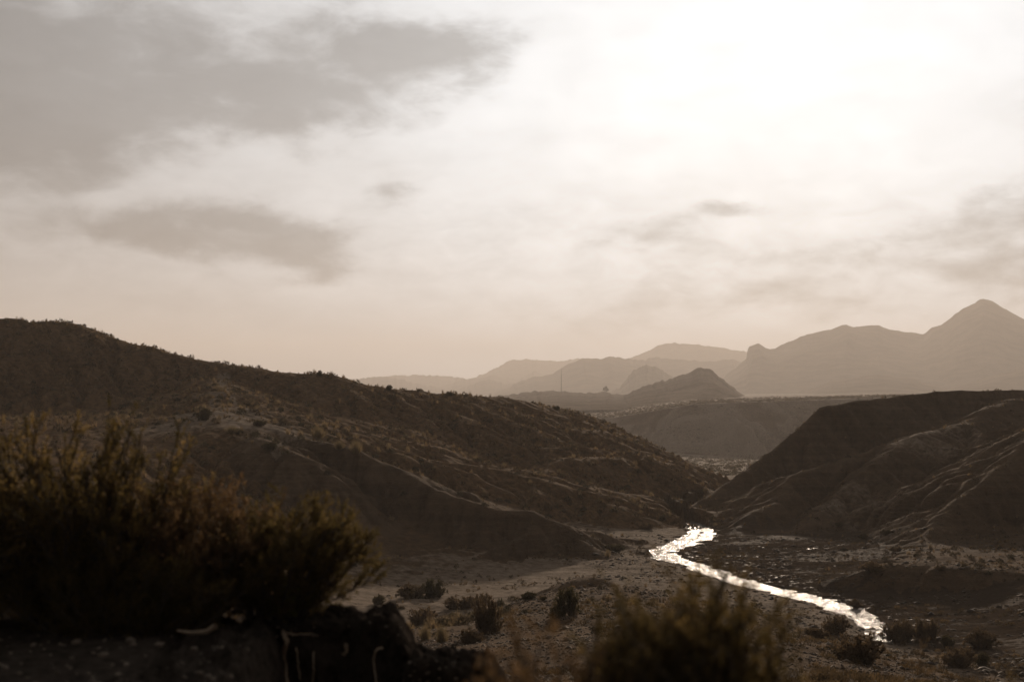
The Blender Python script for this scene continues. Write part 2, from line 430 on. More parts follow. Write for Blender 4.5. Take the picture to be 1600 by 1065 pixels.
# ridges: crest (pixel, pixel, distance), front slope, back slope, crest radius, gully wavelength, gully strength, label
HILL_L, SPUR, HILL_R, PLAT, NEAR = 1, 2, 3, 4, 5
RIDGES = [
    ([(-700, 560, 215), (-400, 520, 225), (-200, 505, 228), (0, 498, 230), (60, 503, 230), (105, 502, 230), (130, 511, 229), (200, 534, 227), (320, 566, 222), (400, 574, 220),
      (480, 583, 218), (505, 584, 218), (550, 591, 218), (600, 604, 219), (640, 609, 221), (700, 614, 225), (780, 621, 232), (830, 630, 238), (870, 636, 243), (905, 646, 247),
      (930, 660, 249)], .36, .30, 3.5, 16, .22, HILL_L),
    ([(905, 648, 247), (935, 662, 249), (965, 684, 247), (1005, 716, 244), (1045, 746, 242)], .62, 1.1, 1.6, 10, .2, HILL_L),
    ([(890, 656, 266), (960, 671, 276), (1010, 689, 283), (1060, 715, 285), (1112, 747, 280)], .62, 1.0, 1.6, 10, .2, HILL_L),
    ([(330, 590, 212), (345, 605, 195), (350, 630, 178), (330, 645, 168)], .25, .25, 2, 9, .15, HILL_L),
    ([(640, 618, 218), (690, 662, 208), (750, 700, 203), (830, 748, 203), (880, 778, 208)], .30, .30, 2, 12, .25, HILL_L),
    ([(540, 640, 205), (600, 680, 195), (680, 730, 185), (760, 775, 182)], .30, .30, 2, 10, .25, HILL_L),
    ([(420, 668, 160), (480, 683, 154), (560, 704, 151), (620, 729, 149), (700, 774, 142), (750, 789, 141), (790, 795, 141), (832, 796, 141), (880, 819, 140), (922, 853, 137.5), (942, 876, 135)], .80, .42, 1.0, 5.2, .50, SPUR),
    ([(400, 680, 150), (440, 690, 146), (500, 726, 142), (550, 770, 139), (600, 815, 136), (650, 864, 132.5), (692, 889, 130)], .62, .50, 1.6, 6.0, .46, SPUR),
    ([(940, 838, 150), (985, 850, 146), (1003, 860, 142)], .7, .4, 0.8, 3, .2, SPUR),
    ([(2300, 600, 235), (1900, 600, 232), (1600, 606, 225), (1480, 611, 222), (1400, 618, 218), (1330, 627, 213), (1287, 632, 210), (1262, 654, 207), (1230, 681, 203), (1200, 705, 200), (1150, 744, 194), (1100, 777, 188), (1073, 803, 184)],
     .66, 1.5, 1.2, 6, .26, HILL_R),
    ([(1580, 622, 216), (1500, 660, 196), (1440, 672, 190), (1400, 698, 184), (1330, 748, 174), (1292, 786, 168), (1258, 828, 159)], .46, .40, 1.6, 6, .25, HILL_R),
    ([(1440, 680, 190), (1250, 740, 180), (1200, 790, 170), (1140, 835, 160)], .42, .42, 1.4, 6, .25, HILL_R),
    ([(2000, 500, 190), (1750, 600, 172), (1600, 690, 157), (1542, 746, 150), (1480, 799, 144), (1418, 853, 137)], .80, .45, 1.2, 5, .30, HILL_R),
    ([(1322, 893, 117), (1352, 884, 116), (1420, 884, 115), (1520, 888, 112), (1640, 892, 110), (1900, 890, 110)], .9, .02, 0.6, 4, .2, HILL_R),
    ([(895, 905, 104), (925, 899, 105), (945, 903, 105)], .4, .4, .8, 3, .1, SPUR),
]
RD = []
for pts, sf, sbk, cr, wl, ga, lab in RIDGES:
    P = np.array([at(*p) for p in pts]); RD.append((P, sf, sbk, cr * S, wl * S, ga, lab))
PLATE = np.array([at(px, py, Yd * 2.1) for px, py, Yd in ((300, 660, 430), (700, 660, 420), (850, 658, 410), (960, 652, 402), (1015, 643, 396), (1080, 632, 392), (1200, 627, 392), (1290, 624, 395), (1400, 620, 400), (1800, 612, 420), (2600, 610, 440))])

ERO = None
def terrain(x, y, want=False):
    x = np.asarray(x, np.float64); y = np.asarray(y, np.float64)
    r = np.hypot(x, y)
    z = base_floor(x, y).astype(np.float32)
    lab = np.zeros(x.shape, np.int8)
    relief = np.zeros(x.shape, np.float32); tone_ = np.zeros(x.shape, np.float32)
    wx = fbm(x / 22, y / 22, 3, 5) * 2.2; wy = fbm(x / 22, y / 22, 3, 9) * 2.2
    zfloor = z.copy()
    for P, sf, sbk, cr, wl, ga, lb in RD:
        zc = P[:, 2]
        reach = (zc.max() + 6) / min(sf, max(sbk, .12)) + 20
        sel = (x > P[:, 0].min() - reach) & (x < P[:, 0].max() + reach) & (y > P[:, 1].min() - reach) & (y < P[:, 1].max() + reach)
        if not sel.any(): continue
        xs, ys = x[sel], y[sel]
        d, s, h = seg_dist(xs, ys, P, zc)
        damp = np.clip(d / 10, 0, 1)
        d2, s2, h2 = seg_dist(xs + wx[sel] * damp, ys + wy[sel] * damp, P, zc)
        # which side: nearer the eye or farther
        _, _, rn = seg_dist(xs, ys, P, np.hypot(P[:, 0], P[:, 1]))
        w = 0.5 + 0.5 * np.tanh((rn - np.hypot(xs, ys)) / (0.35 * d + 0.5))
        if sbk < .1: w = np.where(s2 < .02, 1.0, w)
        slope = sbk + (sf - sbk) * w
        tv = P[-1, :2] - P[-2, :2]; tv = tv / np.linalg.norm(tv)
        along = ((xs - P[-1, 0]) * tv[0] + (ys - P[-1, 1]) * tv[1]) / (d + .5)
        slope = slope + np.maximum(.95 - slope, 0) * sstep(0, .9, along)
        de = np.sqrt(d2 * d2 + cr * cr) - cr
        gul = ridged(s2 / wl + 0.8 * fbm(s2 / 14, d2 / 11, 3, 31), d2 / (wl * 6) + lb * 5.1, 3, 71 + lb)
        amp = ga * np.clip(de / (wl * .5), 0, 1)
        rill = ridged(s2 / (wl * .27) + .9 * fbm(s2 / 6, d2 / 7, 3, 33), d2 / (wl * 3) + lb, 2, 171 + lb)
        cand = h2 - slope * de * (1 - amp * gul * 1.1) + rill * ga * 1.0 * np.clip(de / 6, 0, 1) * np.clip(slope * 2, 0, 1)
        # talus: slope eases near the foot
        cur = z[sel]
        n = smax(cand, cur, 1.1)
        m = cand > cur
        ls = lab[sel]; ls[m] = lb; lab[sel] = ls
        rr = relief[sel]; rr[m] = np.maximum(rr[m], np.clip((cand - cur)[m], 0, 3) / 3); relief[sel] = rr
        tt_ = tone_[sel]; tt_[m] = (gul * .6 + rill * .5)[m] * np.clip(de[m] / 5, 0, 1); tone_[sel] = tt_
        z[sel] = n
    # plateau beyond the valley
    sel = (r > 700)
    if sel.any():
        xs, ys = x[sel], y[sel]
        d, s, h = seg_dist(xs, ys, PLATE, PLATE[:, 2])
        _, _, rn = seg_dist(xs, ys, PLATE, np.hypot(PLATE[:, 0], PLATE[:, 1]))
        az_ = np.arctan2(xs, ys); pa = np.arctan2(PLATE[:, 0], PLATE[:, 1])
        redge = np.interp(az_, pa, np.hypot(PLATE[:, 0], PLATE[:, 1]))
        inside = np.hypot(xs, ys) > redge
        gul = ridged(s / 55 + 0.5 * fbm(s / 35, d / 35, 2, 3), d / 220, 4, 40)
        hb = np.interp(az_, pa, PLATE[:, 2])
        cand = np.where(inside, hb + np.minimum(np.hypot(xs, ys) - redge, 400) * .002, h - .55 * (np.sqrt(d * d + 6) - 2.4) * (1 - .75 * gul * np.clip(d / 24, 0, 1)))
        cand = np.where(np.abs(az_) < 1.2, cand, -5)
        cur = z[sel]; m = cand > cur
        ls = lab[sel]; ls[m] = PLAT; lab[sel] = ls
        rr = relief[sel]; rr[m] = .6; relief[sel] = rr
        tt_ = tone_[sel]; tt_[m] = (gul * .9)[m] * (~inside)[m]; tone_[sel] = tt_  # gully shade painted into the tone, as the plateau face is flatly lit
        z[sel] = smax(cand, cur, 2.0)
    # relief noise
    far = np.clip(r / 60, 0.12, 1)
    hill = np.clip(relief, 0, 1)
    z = z + (fbm(x / 9, y / 9, 4, 2) * 0.7 * hill + fbm(x / 3.1, y / 3.1, 3, 12) * 0.28 * hill * far).astype(np.float32)
    z = z + (fbm(x / 1.3, y / 1.3, 2, 14) * 0.13 * hill * far).astype(np.float32)
    bedw = np.where((lab == HILL_R) | (lab == SPUR), 1.0, .25) * hill * (r > 60)
    z = z + (bedw * .34 * vnoise(z * 0.85 + .06 * x / 9, x * 0 + .5 + y * .01, 77)).astype(np.float32)
    fl = 1 - hill
    z = z + (fl * (fbm(x / 14, y / 9, 4, 21) * 0.30 + fbm(x / 2.6, y / 2.0, 3, 25) * 0.13 + .16 * ridged(x / 9, y / 2.6, 3, 27) * (x > 10)) * np.clip(r / 90, 0.15, 1)).astype(np.float32)
    if ERO is not None:
        gx0, gy0, gc, D = ERO
        fx = (x - gx0) / gc; fy = (y - gy0) / gc
        ok = (fx > 1) & (fy > 1) & (fx < D.shape[1] - 2) & (fy < D.shape[0] - 2)
        i0 = np.clip(fx, 0, D.shape[1] - 2).astype(int); j0 = np.clip(fy, 0, D.shape[0] - 2).astype(int)
        u = np.clip(fx - i0, 0, 1); v = np.clip(fy - j0, 0, 1)
        dzv = (D[j0, i0] * (1 - u) + D[j0, i0 + 1] * u) * (1 - v) + (D[j0 + 1, i0] * (1 - u) + D[j0 + 1, i0 + 1] * u) * v
        z = z + np.where(ok, dzv, 0).astype(np.float32)
        tone_ = tone_ + np.where(ok, np.clip(.12 + dzv * .8, -.8, .3), 0)  # shade painted by erosion depth: cut gullies darker, uncut ground paler
    # river bed: channel cut under the water level, braids on the mud flat
    rd, rs, rw = seg_dist(x, y, RIVER, RW)
    near_r = (rd < 45) & (lab == 0)
    edge = rw * (1 + 0.7 * fbm(x / 3.6, y / 2.2, 4, 55, .6))
    bed = -0.24 + 0.58 * fbm(x / 2.4, y / 1.2, 4, 61, .6)
    bank = 0.15 + sstep(.5, 4, rd - edge) * 0.20 + np.clip((rd - edge) / 14, 0, 1) * 0.42 + (0.06 + .20 * np.clip((rd - edge) / 10, 0, 1)) * fbm(x / 7, y / 1.6, 3, 66)
    tb_ = sstep(-.7, .9, rd - edge); zz = bed * (1 - tb_) + bank * tb_
    wgt = (1 - sstep(8, 22, rd)) * (lab == 0)
    z = np.where(near_r, z * (1 - wgt) + np.minimum(z + .3, zz) * wgt, z)
    # cut channel through hill feet
    z = np.where((rd < edge) & (lab > 0) & (z < 3.5), np.minimum(z, bed), z)
    # camera terrace (metres)
    ex = np.where(y < 7.0, -0.2 * y - .25, -2.2)          # left part of the terrace ends on this line
    edx = np.maximum(x - (ex - 0.05 + 0.12 * fbm(x * 1.3, y * 1.3, 3, 91)), 0); edy = np.maximum(y - (11.0 + 0.6 * fbm(x / 2, y / 2, 2, 93)), 0)
    dd = np.hypot(edx * 0.55, edy * .5)
    ter = CZ - 1.62 - dd * 3.2 - np.clip(-x - 6, 0, 50) * 0.02 + 0.05 * fbm(x * 1.2, y * 1.2, 4, 95)
    knoll = CZ - 1.68 - .45 * np.maximum(np.hypot((x - .75) / 1.6, y - 3.6) - 1.0, 0) + .04 * fbm(x * 2, y * 2, 3, 97)
    near = r < 60
    z = np.where(near, smax(knoll, z, .25), z)
    m = near & (ter > z)
    lab = np.where(m, NEAR, lab)
    z = np.where(near, smax(ter, z, 0.15), z)
    lab = np.where((lab == 0) & (z > 4.2 * S) & (y > 95) & (x < 0), HILL_L, lab)
    if want: return z, lab, hill, rd, tone_
    return z

def erode(cell=0.7, its=20, k=0.048, m=0.5):
    """running water cuts gullies: implicit stream-power incision with D8 drainage on a regular grid"""
    gx = np.arange(-200, 200, cell); gy = np.arange(100, 420, cell)
    GX, GY = np.meshgrid(gx, gy)
    z0, lb, hf, rdv, _ = terrain(GX.ravel(), GY.ravel(), True)
    ny, nx = GX.shape
    rg = np.random.default_rng(5)
    z = z0.astype(np.float64).copy() + rg.normal(0, .10, z0.shape)
    base = (lb == 0) | (lb == NEAR)
    edge = np.zeros((ny, nx), bool); edge[0] = edge[-1] = True; edge[:, 0] = edge[:, -1] = True
    fixed = base | edge.ravel()
    idx = np.arange(ny * nx).reshape(ny, nx)
    offs = [(-1, 0, 1.), (1, 0, 1.), (0, -1, 1.), (0, 1, 1.), (-1, -1, 1.414), (-1, 1, 1.414), (1, -1, 1.414), (1, 1, 1.414)]
    hard = (0.6 + 0.8 * (0.5 + 0.5 * fbm(GX / 30, GY / 30, 3, 321))).ravel()
    soft = np.select([lb == HILL_R, lb == SPUR, lb == PLAT], [1.25, 1.25, 1.0], 0.8) * hard
    for it in range(its):
        Zg_ = z.reshape(ny, nx) + rg.normal(0, .02, (ny, nx))
        best = np.zeros((ny, nx)); rec = idx.copy(); dist = np.ones((ny, nx))
        P = np.pad(Zg_, 1, mode='edge'); PI = np.pad(idx, 1, mode='edge')
        for oy, ox, dl in offs:
            nb = P[1 + oy:ny + 1 + oy, 1 + ox:nx + 1 + ox]; ni = PI[1 + oy:ny + 1 + oy, 1 + ox:nx + 1 + ox]
            sl_ = (Zg_ - nb) / dl
            mm = sl_ > best
            best[mm] = sl_[mm]; rec[mm] = ni[mm]; dist[mm] = dl
        rec = rec.ravel(); dist = dist.ravel() * cell
        order = np.argsort(Zg_.ravel())
        Aa = [1.0] * (ny * nx); rl = rec.tolist()
        for i in order[::-1].tolist():
            r_ = rl[i]
            if r_ != i: Aa[r_] += Aa[i]
        Fq = (k * soft * np.clip(np.array(Aa) - 4, 0, 700) ** m / dist)
        Fq[fixed] = 0
        Fl = Fq.tolist(); zl = z.tolist()
        for i in order.tolist():
            r_ = rl[i]; f_ = Fl[i]
            if f_ and r_ != i and zl[r_] < zl[i]: zl[i] = (zl[i] + f_ * zl[r_]) / (1 + f_)
        z = np.array(zl)
        # creep
        G = z.reshape(ny, nx); Pd = np.pad(G, 1, mode='edge')
        lap = Pd[:-2, 1:-1] + Pd[2:, 1:-1] + Pd[1:-1, :-2] + Pd[1:-1, 2:] - 4 * G
        G = G + 0.035 * lap * (~fixed.reshape(ny, nx))
        z = G.ravel()
    D = (z - z0).reshape(ny, nx)
    D = np.clip(D, -4.5, .6)
    D[base.reshape(ny, nx)] = 0
    return gx[0], gy[0], cell, D
ERO = erode()
print("eroded", round(time.time() - T0, 1), ERO[3].min(), ERO[3].mean())
def polar_axis():
    a = np.radians(np.concatenate([np.arange(-180, -36, 6.0), np.arange(-36, -24, 0.3), np.linspace(-24, 24, 641), np.arange(24.3, 36, 0.3), np.arange(36, 180, 6.0)]))
    rr = np.concatenate([np.geomspace(0.7, 4.5, 14, endpoint=False), np.geomspace(4.5, 16, 90, endpoint=False), np.geomspace(16, 80, 110, endpoint=False),
                         np.arange(80, 290, 0.55), np.arange(290, 400, 1.0), np.arange(400, 1000, 5.0), np.arange(1000, 1250, 2.0), np.geomspace(1250, 14000, 42)])
    return a, rr
A, R = polar_axis()
nA_, nR = len(A), len(R)
AA, RR = np.meshgrid(A, R)
X = (RR * np.sin(AA)).ravel(); Y = (RR * np.cos(AA)).ravel()
Z, LAB, HILLF, RDIST, TONE = terrain(X, Y, True)
print("terrain", len(X), round(time.time() - T0, 1))

_cache_r = R
def hit(px, py, r0=5.0, r1=700.0):
    """world point where the sight line of a pixel meets the ground"""
    a, b = ray(px, py)
    t = np.concatenate([np.arange(r0, 60, .25), np.arange(60, r1, .5)]) if r0 < 60 else np.arange(r0, r1, .5)
    zz = terrain(a * t, t)
    below = np.nonzero(zz > CZ + b * t)[0]
    if len(below) == 0: return None
    k = below[0]
    return np.array([a * t[k], t[k], zz[k]])

# surface masks: sand (pale; also holds painted gully shade), wet, veg
slope_f = np.zeros_like(Z)
Zg = Z.reshape(nR, nA_)
dr = np.gradient(Zg, R, axis=0)
dA = np.gradient(Zg, A, axis=1) / RR
slope_f = np.hypot(dr, dA).ravel()
flat = 1 - sstep(0.12, 0.4, slope_f)
zrel = Z / S
sand = flat * (1 - sstep(1.2, 3.0, zrel)) * 0.62
AZd = np.degrees(np.arctan2(X, Y))
pxx = 800 + FPX * X / np.maximum(Y, 1)
sand = sand * np.where((LAB == 0), 1, .8)
# pale wash left of the river, dark wet mud right of it
rx = np.interp(Y, RIVER[np.argsort(RIVER[:, 1]), 1], RIVER[np.argsort(RIVER[:, 1]), 0])
right = sstep(-1, 5, X - rx) * (Y < 245) * (Y > 60)
sand = sand * (1 - .85 * right)
wet = right * (1 - sstep(1.6, 3.4, zrel)) * (slope_f < .6) * np.where(LAB == 3, .7, 1.) * (0.78 + .4 * fbm(X / 16, Y / 5, 4, 77)) + np.exp(-(RDIST / 5) ** 2) * .6
wet = np.where((zrel < 3) & (Y > 0), wet, 0)
veg = np.where((LAB == HILL_L), .9, np.where(LAB == PLAT, .7, np.where(LAB == SPUR, .25, np.where(LAB == HILL_R, .3, .45))))
for (px, py, rad, amt) in ((350, 648, 9, .75), (310, 655, 8, .6), (280, 668, 8, .6), (400, 662, 9, .7), (430, 690, 8, .45), (335, 612, 6, .6), (350, 600, 5, .5), (230, 672, 9, .45), (460, 672, 6, .45),
                           (1480, 672, 7, .5), (1440, 690, 6, .5), (1330, 770, 5, .45), (1300, 790, 5, .5), (1400, 830, 9, .4), (1360, 800, 8, .35), (960, 648, 25, .7), (930, 650, 22, .7), (1000, 645, 22, .6)):
    p = hit(px, py, 60)
    if p is None: continue
    d2 = ((X - p[0]) ** 2 + (Y - p[1]) ** 2) / (rad * S) ** 2
    sand = np.maximum(sand, amt * 1.15 * np.exp(-d2))
for path in ([(352, 588), (348, 600), (352, 612), (340, 624), (320, 642), (285, 658), (240, 668), (190, 676)], [(352, 612), (380, 642), (410, 656), (450, 668), (505, 692)], [(440, 668), (445, 690), (432, 712)]):
    pp = [hit(a, b, 60) for a, b in path]; pp = np.array([p for p in pp if p is not None])
    pd, _, _ = seg_dist(X, Y, pp)
    sand = np.maximum(sand, .95 * np.exp(-(pd / (1.3 + .9 * fbm(X / 6, Y / 6, 2, 88))) ** 2))
sand = sand + np.where((LAB == HILL_R) | (LAB == SPUR), np.clip(TONE, -.3, 1) * .26, np.where(LAB == HILL_L, np.clip(TONE, -.3, .6) * .3, np.where(LAB == PLAT, .40 + np.clip(TONE, -.6, 1) * 1.0, 0))) * ((zrel > .8) | (LAB == PLAT))  # sand mask also carries painted gully shade and weathered ribs; plateau face brightened
sand = np.where((LAB == PLAT) & (slope_f < .09), .06, sand)
MASK = np.stack([np.clip(sand, 0, 1), np.clip(wet, 0, 1), np.clip(veg, 0, 1)], 1)

# faces and partition into pieces of the setting
I, J = np.meshgrid(np.arange(nR - 1), np.arange(nA_ - 1), indexing='ij')
v00 = (I * nA_ + J).ravel()
FQ = np.stack([v00, v00 + nA_, v00 + nA_ + 1, v00 + 1], 1)
wrap0 = (np.arange(nR - 1) * nA_ + nA_ - 1)
FQ = np.vstack([FQ, np.stack([wrap0, wrap0 + nA_, wrap0 + 1, wrap0 + 1 - nA_], 1)])
FL = LAB[FQ].max(1)
names = {0: ("valley_floor", "flat sandy valley floor with pale wash and dark wet mud by the stream"),
         HILL_L: ("hill_left", "large scrub covered hill rising on the left of the valley"),
         SPUR: ("spur", "bare dark marl spur with gullied face at the foot of the left hill"),
         HILL_R: ("hill_right", "bare gullied badland hill sloping down to the stream on the right"),
         PLAT: ("plateau", "flat topped hazy plateau closing the valley in the middle distance"),
         NEAR: ("terrace", "dark pebbly soil terrace in the lower left foreground")}
fullme = mesh_from("tmp", np.stack([X, Y, Z], 1), FQ)
VN = np.zeros(len(X) * 3, np.float32); fullme.vertex_normals.foreach_get('vector', VN); VN = VN.reshape(-1, 3)
bpy.data.meshes.remove(fullme)
for lb, (nm, lbl) in names.items():
    f = FQ[FL == lb]
    if len(f) == 0: continue
    u, inv = np.unique(f, return_inverse=True)
    me = mesh_from(nm, np.stack([X[u], Y[u], Z[u]], 1), inv.reshape(f.shape))
    add_color(me, 'mask', MASK[u])
    me.normals_split_custom_set_from_vertices([tuple(v) for v in VN[u].tolist()])
    tag(obj(nm, me, M_SOIL if lb == NEAR else M_TER), lbl, None, None, 'structure')
print("ground", round(time.time() - T0, 1))

# ------------------------------------------------------------------ river: one rippled sheet, the bed's relief decides where it shows
_, _, RWI = seg_dist(X, Y, RIVER, RW)
wm = (RDIST < RWI * 1.7 + 1.0) & (Y > 60) & (Y < 420) & (np.abs(AZd) < 30)
fk = wm[FQ].all(1) & (Z[FQ].min(1) < 0.25)
f = FQ[fk]; u, inv = np.unique(f, return_inverse=True)
wz = 0.02 + 0.07 * fbm(X[u] / 0.9, Y[u] / 1.3, 3, 101)
tag(obj("river", mesh_from("river", np.stack([X[u], Y[u], wz], 1), inv.reshape(f.shape)), M_WATER), "bright rippled stream winding along the valley floor", None, None, 'structure')

# ------------------------------------------------------------------ far hills and mountains
def far_hill(name, label, crest, width, base=0.0, seed=0, gam=.22, nu=240, nv=34, rough=2.2):
    fs = 2.5 if crest[0][2] < 3500 else (2.2 if crest[0][2] < 5000 else 1.7)
    P = np.array([at(px, py, Yd * fs, 1.0) for px, py, Yd in crest]); width = width * fs
    L = np.concatenate([[0], np.cumsum(np.linalg.norm(np.diff(P[:, :2], axis=0), axis=1))])
    s = np.linspace(0, L[-1], nu)
    C = np.stack([np.interp(s, L, P[:, k]) for k in range(3)], 1)
    pxs = L[-1] / nu
    C[:, 2] += fbm(s / (pxs * 3.5), s * 0, 3, seed) * (C[:, 1].mean() / 2000) * 1.1 * rough
    t = np.linspace(-1, 1, nv); t = np.sign(t) * np.abs(t) ** 1.25
    VX = C[:, None, 0] * (1 + width * t[None] / C[:, None, 1])
    VY = C[:, None, 1] + width * t[None]
    h = C[:, 2] - base
    SS, TT = np.meshgrid(s, np.abs(t), indexing='ij')
    prof = 1 - TT ** 0.92
    gl = ridged(SS / (width * .30) + .4 * fbm(SS / (width * .3), TT * 2, 2, seed + 4), TT * 1.1, 3, seed + 7)
    VZ = base + h[:, None] * prof * (1 + gam * gl * np.minimum(TT * 3, 1) * (1 - TT)) - 4 * TT
    VX = VX + gl * width * .015 * np.minimum(TT * 3, 1)
    VZ = VZ + h[:, None] * .10 * fbm(SS / (width * .16), TT * 5, 4, seed + 61) * np.minimum(TT * 4, 1) * (1 - TT)
    V = np.stack([VX, VY, VZ], -1).reshape(-1, 3)
    i, j = np.meshgrid(np.arange(nu - 1), np.arange(nv - 1), indexing='ij'); v = (i * nv + j).ravel()
    F = np.stack([v, v + nv, v + nv + 1, v + 1], 1)
    return tag(obj(name, mesh_from(name, V, F), M_FAR), label, None, None, 'structure')

GB = 8.0
far_hill("hill", "low hazy ridge carrying the thin radio mast", [(600, 640, 1250), (700, 628, 1250), (780, 618, 1260), (830, 611, 1270), (870, 610, 1280), (895, 613, 1290), (920, 614, 1290), (945, 612, 1290), (960, 616, 1290), (1000, 617, 1290), (1080, 630, 1290)], 690, GB, 3, .12)
far_hill("hill", "hazy cone shaped hill in the middle of the valley", [(920, 642, 1050), (965, 624, 1050), (985, 612, 1055), (1010, 601, 1060), (1045, 592, 1065), (1075, 581, 1070), (1095, 573, 1070), (1108, 575, 1070), (1122, 586, 1070), (1140, 600, 1070), (1158, 614, 1070), (1178, 628, 1070), (1196, 648, 1070)], 430, GB, 8, .10)
far_hill("mountain_right", "tall pointed hazy mountain on the right with a rounded shoulder", [(1080, 640, 2700), (1130, 590, 2750), (1152, 572, 2760), (1166, 560, 2760), (1169, 542, 2760), (1184, 536, 2760), (1204, 546, 2760), (1225, 536, 2780), (1262, 521, 2800), (1300, 513, 2800), (1322, 506, 2800), (1333, 510, 2800), (1345, 508, 2800),
         (1372, 507, 2800), (1390, 514, 2800), (1420, 517, 2800), (1442, 521, 2800), (1456, 510, 2790), (1472, 505, 2780), (1490, 491, 2760), (1518, 474, 2750), (1530, 467, 2750), (1545, 466, 2750), (1562, 477, 2750), (1600, 498, 2750), (1680, 530, 2750), (1800, 560, 2750), (1950, 540, 2750), (2200, 600, 2750)], 800, GB, 14, .22, 420, 44, 1.8)
far_hill("hill", "hazy foothill in front of the tall mountain on the right", [(1180, 640, 2000), (1250, 612, 2000), (1300, 595, 2000), (1370, 584, 2000), (1420, 590, 2000), (1480, 606, 2000), (1540, 590, 2000), (1600, 572, 2000), (1700, 560, 2000), (1900, 600, 2000)], 420, GB, 19, .2)
far_hill("hill", "broad hazy double topped hill behind the radio mast", [(700, 640, 3100), (790, 606, 3100), (830, 588, 3100), (862, 584, 3100), (885, 570, 3100), (912, 559, 3100), (930, 558, 3100), (941, 560, 3100), (953, 555, 3100), (990, 561, 3150), (1003, 562, 3200), (1025, 557, 3250), (1050, 560, 3300), (1090, 563, 3300), (1120, 563, 3300), (1142, 559, 3300), (1180, 575, 3300), (1260, 620, 3300)], 700, GB, 23)
far_hill("hill", "rounded hazy knoll left of the cone shaped hill", [(930, 620, 2300), (968, 606, 2300), (980, 590, 2300), (990, 577, 2300), (1008, 569, 2300), (1025, 572, 2300), (1045, 585, 2300), (1080, 605, 2300), (1120, 625, 2300)], 330, GB, 29, .12)
far_hill("hill", "pale low hill far left of the mast, the nearer of a pair", [(660, 640, 4100), (720, 607, 4100), (745, 597, 4100), (763, 592, 4100), (785, 598, 4100), (830, 603, 4100), (900, 625, 4100)], 700, GB, 33)
far_hill("hill", "pale faint hill far left of the mast with a small peak behind", [(640, 625, 4700), (690, 604, 4700), (715, 594, 4700), (740, 590, 4700), (755, 589, 4700), (768, 585, 4700), (790, 590, 4700), (812, 592, 4700), (835, 579, 4700), (850, 587, 4700), (880, 600, 4700), (950, 620, 4700)], 800, GB, 37)
far_hill("hill", "pale hill just above the crest of the left hill", [(440, 620, 4300), (520, 596, 4300), (575, 589, 4300), (605, 588, 4300), (632, 594, 4300), (660, 601, 4300), (690, 606, 4300), (760, 630, 4300)], 700, GB, 41)
far_hill("mountain", "faint flat topped mountain on the horizon behind the double topped hill", [(880, 600, 6500), (960, 565, 6500), (1000, 552, 6500), (1030, 538, 6500), (1045, 535, 6500), (1085, 536, 6500), (1110, 540, 6500), (1150, 545, 6500), (1250, 560, 6500), (1400, 600, 6500)], 1100, GB, 45, .1)
far_hill("mountain", "barely visible mountain on the horizon above the mast", [(660, 610, 7000), (740, 590, 7000), (780, 572, 7000), (795, 562, 7000), (830, 560, 7000), (870, 563, 7000), (905, 558, 7000), (940, 563, 7000), (1020, 590, 7000)], 1100, GB, 49, .1)
far_hill("mountain", "barely visible long ridge on the horizon left of centre", [(500, 606, 6700), (560, 592, 6700), (600, 587, 6700), (640, 585, 6700), (690, 586, 6700), (740, 592, 6700), (800, 606, 6700)], 900, GB, 53, .1)

# ------------------------------------------------------------------ haze
def box_mesh(name, lo, hi):
    x0, y0, z0 = lo; x1, y1, z1 = hi
    V = [(x0, y0, z0), (x1, y0, z0), (x1, y1, z0), (x0, y1, z0), (x0, y0, z1), (x1, y0, z1), (x1, y1, z1), (x0, y1, z1)]
    F = [(0, 3, 2, 1), (4, 5, 6, 7), (0, 1, 5, 4), (1, 2, 6, 5), (2, 3, 7, 6), (3, 0, 4, 7)]
    return mesh_from(name, np.array(V), np.array(F), False)
hm = bpy.data.materials.new("haze_air"); hm.use_nodes = True
hn = hm.node_tree; hn.nodes.clear()
ho = hn.nodes.new('ShaderNodeOutputMaterial'); pv = hn.nodes.new('ShaderNodeVolumePrincipled')
pv.inputs['Color'].default_value = (0.985, 0.90, 0.83, 1)
pv.inputs['Density'].default_value = 0.000125
pv.inputs['Anisotropy'].default_value = 0.18
hn.links.new(pv.outputs[0], ho.inputs['Volume'])
hz = obj("haze", box_mesh("haze", (-14600, -14600, -62), (14600, 14600, 570)), hm)
tag(hz, "pale warm haze filling the air of the valley", None, None, 'stuff')

# ------------------------------------------------------------------ plants: generators
def unit(v): return v / (np.linalg.norm(v, axis=-1, keepdims=True) + 1e-9)
def tubes(P, r0, r1, sides=3):
    """P (n,k,3) poly-lines -> tapered tubes; r0,r1 scalars or (n,)"""
    n, k, _ = P.shape
    T = unit(np.gradient(P, axis=1))
    ref = np.where(np.abs(T[..., 2:3]) > .9, np.array([1., 0, 0]), np.array([0, 0, 1.]))
    U = unit(np.cross(T, ref)); W = np.cross(T, U)
    t = np.linspace(0, 1, k)
    rad = (np.reshape(r0, (-1, 1)) * (1 - t) + np.reshape(r1, (-1, 1)) * t) * np.ones((n, 1))
    a = np.arange(sides) * 2 * math.pi / sides
    V = P[:, :, None] + rad[:, :, None, None] * (np.cos(a)[None, None, :, None] * U[:, :, None] + np.sin(a)[None, None, :, None] * W[:, :, None])
    idx = np.arange(n * k * sides).reshape(n, k, sides)
    a0 = idx[:, :-1]; a1 = idx[:, 1:]
    F = np.stack([a0, np.roll(a0, -1, 2), np.roll(a1, -1, 2), a1], -1).reshape(-1, 4)
    return V.reshape(-1, 3), F
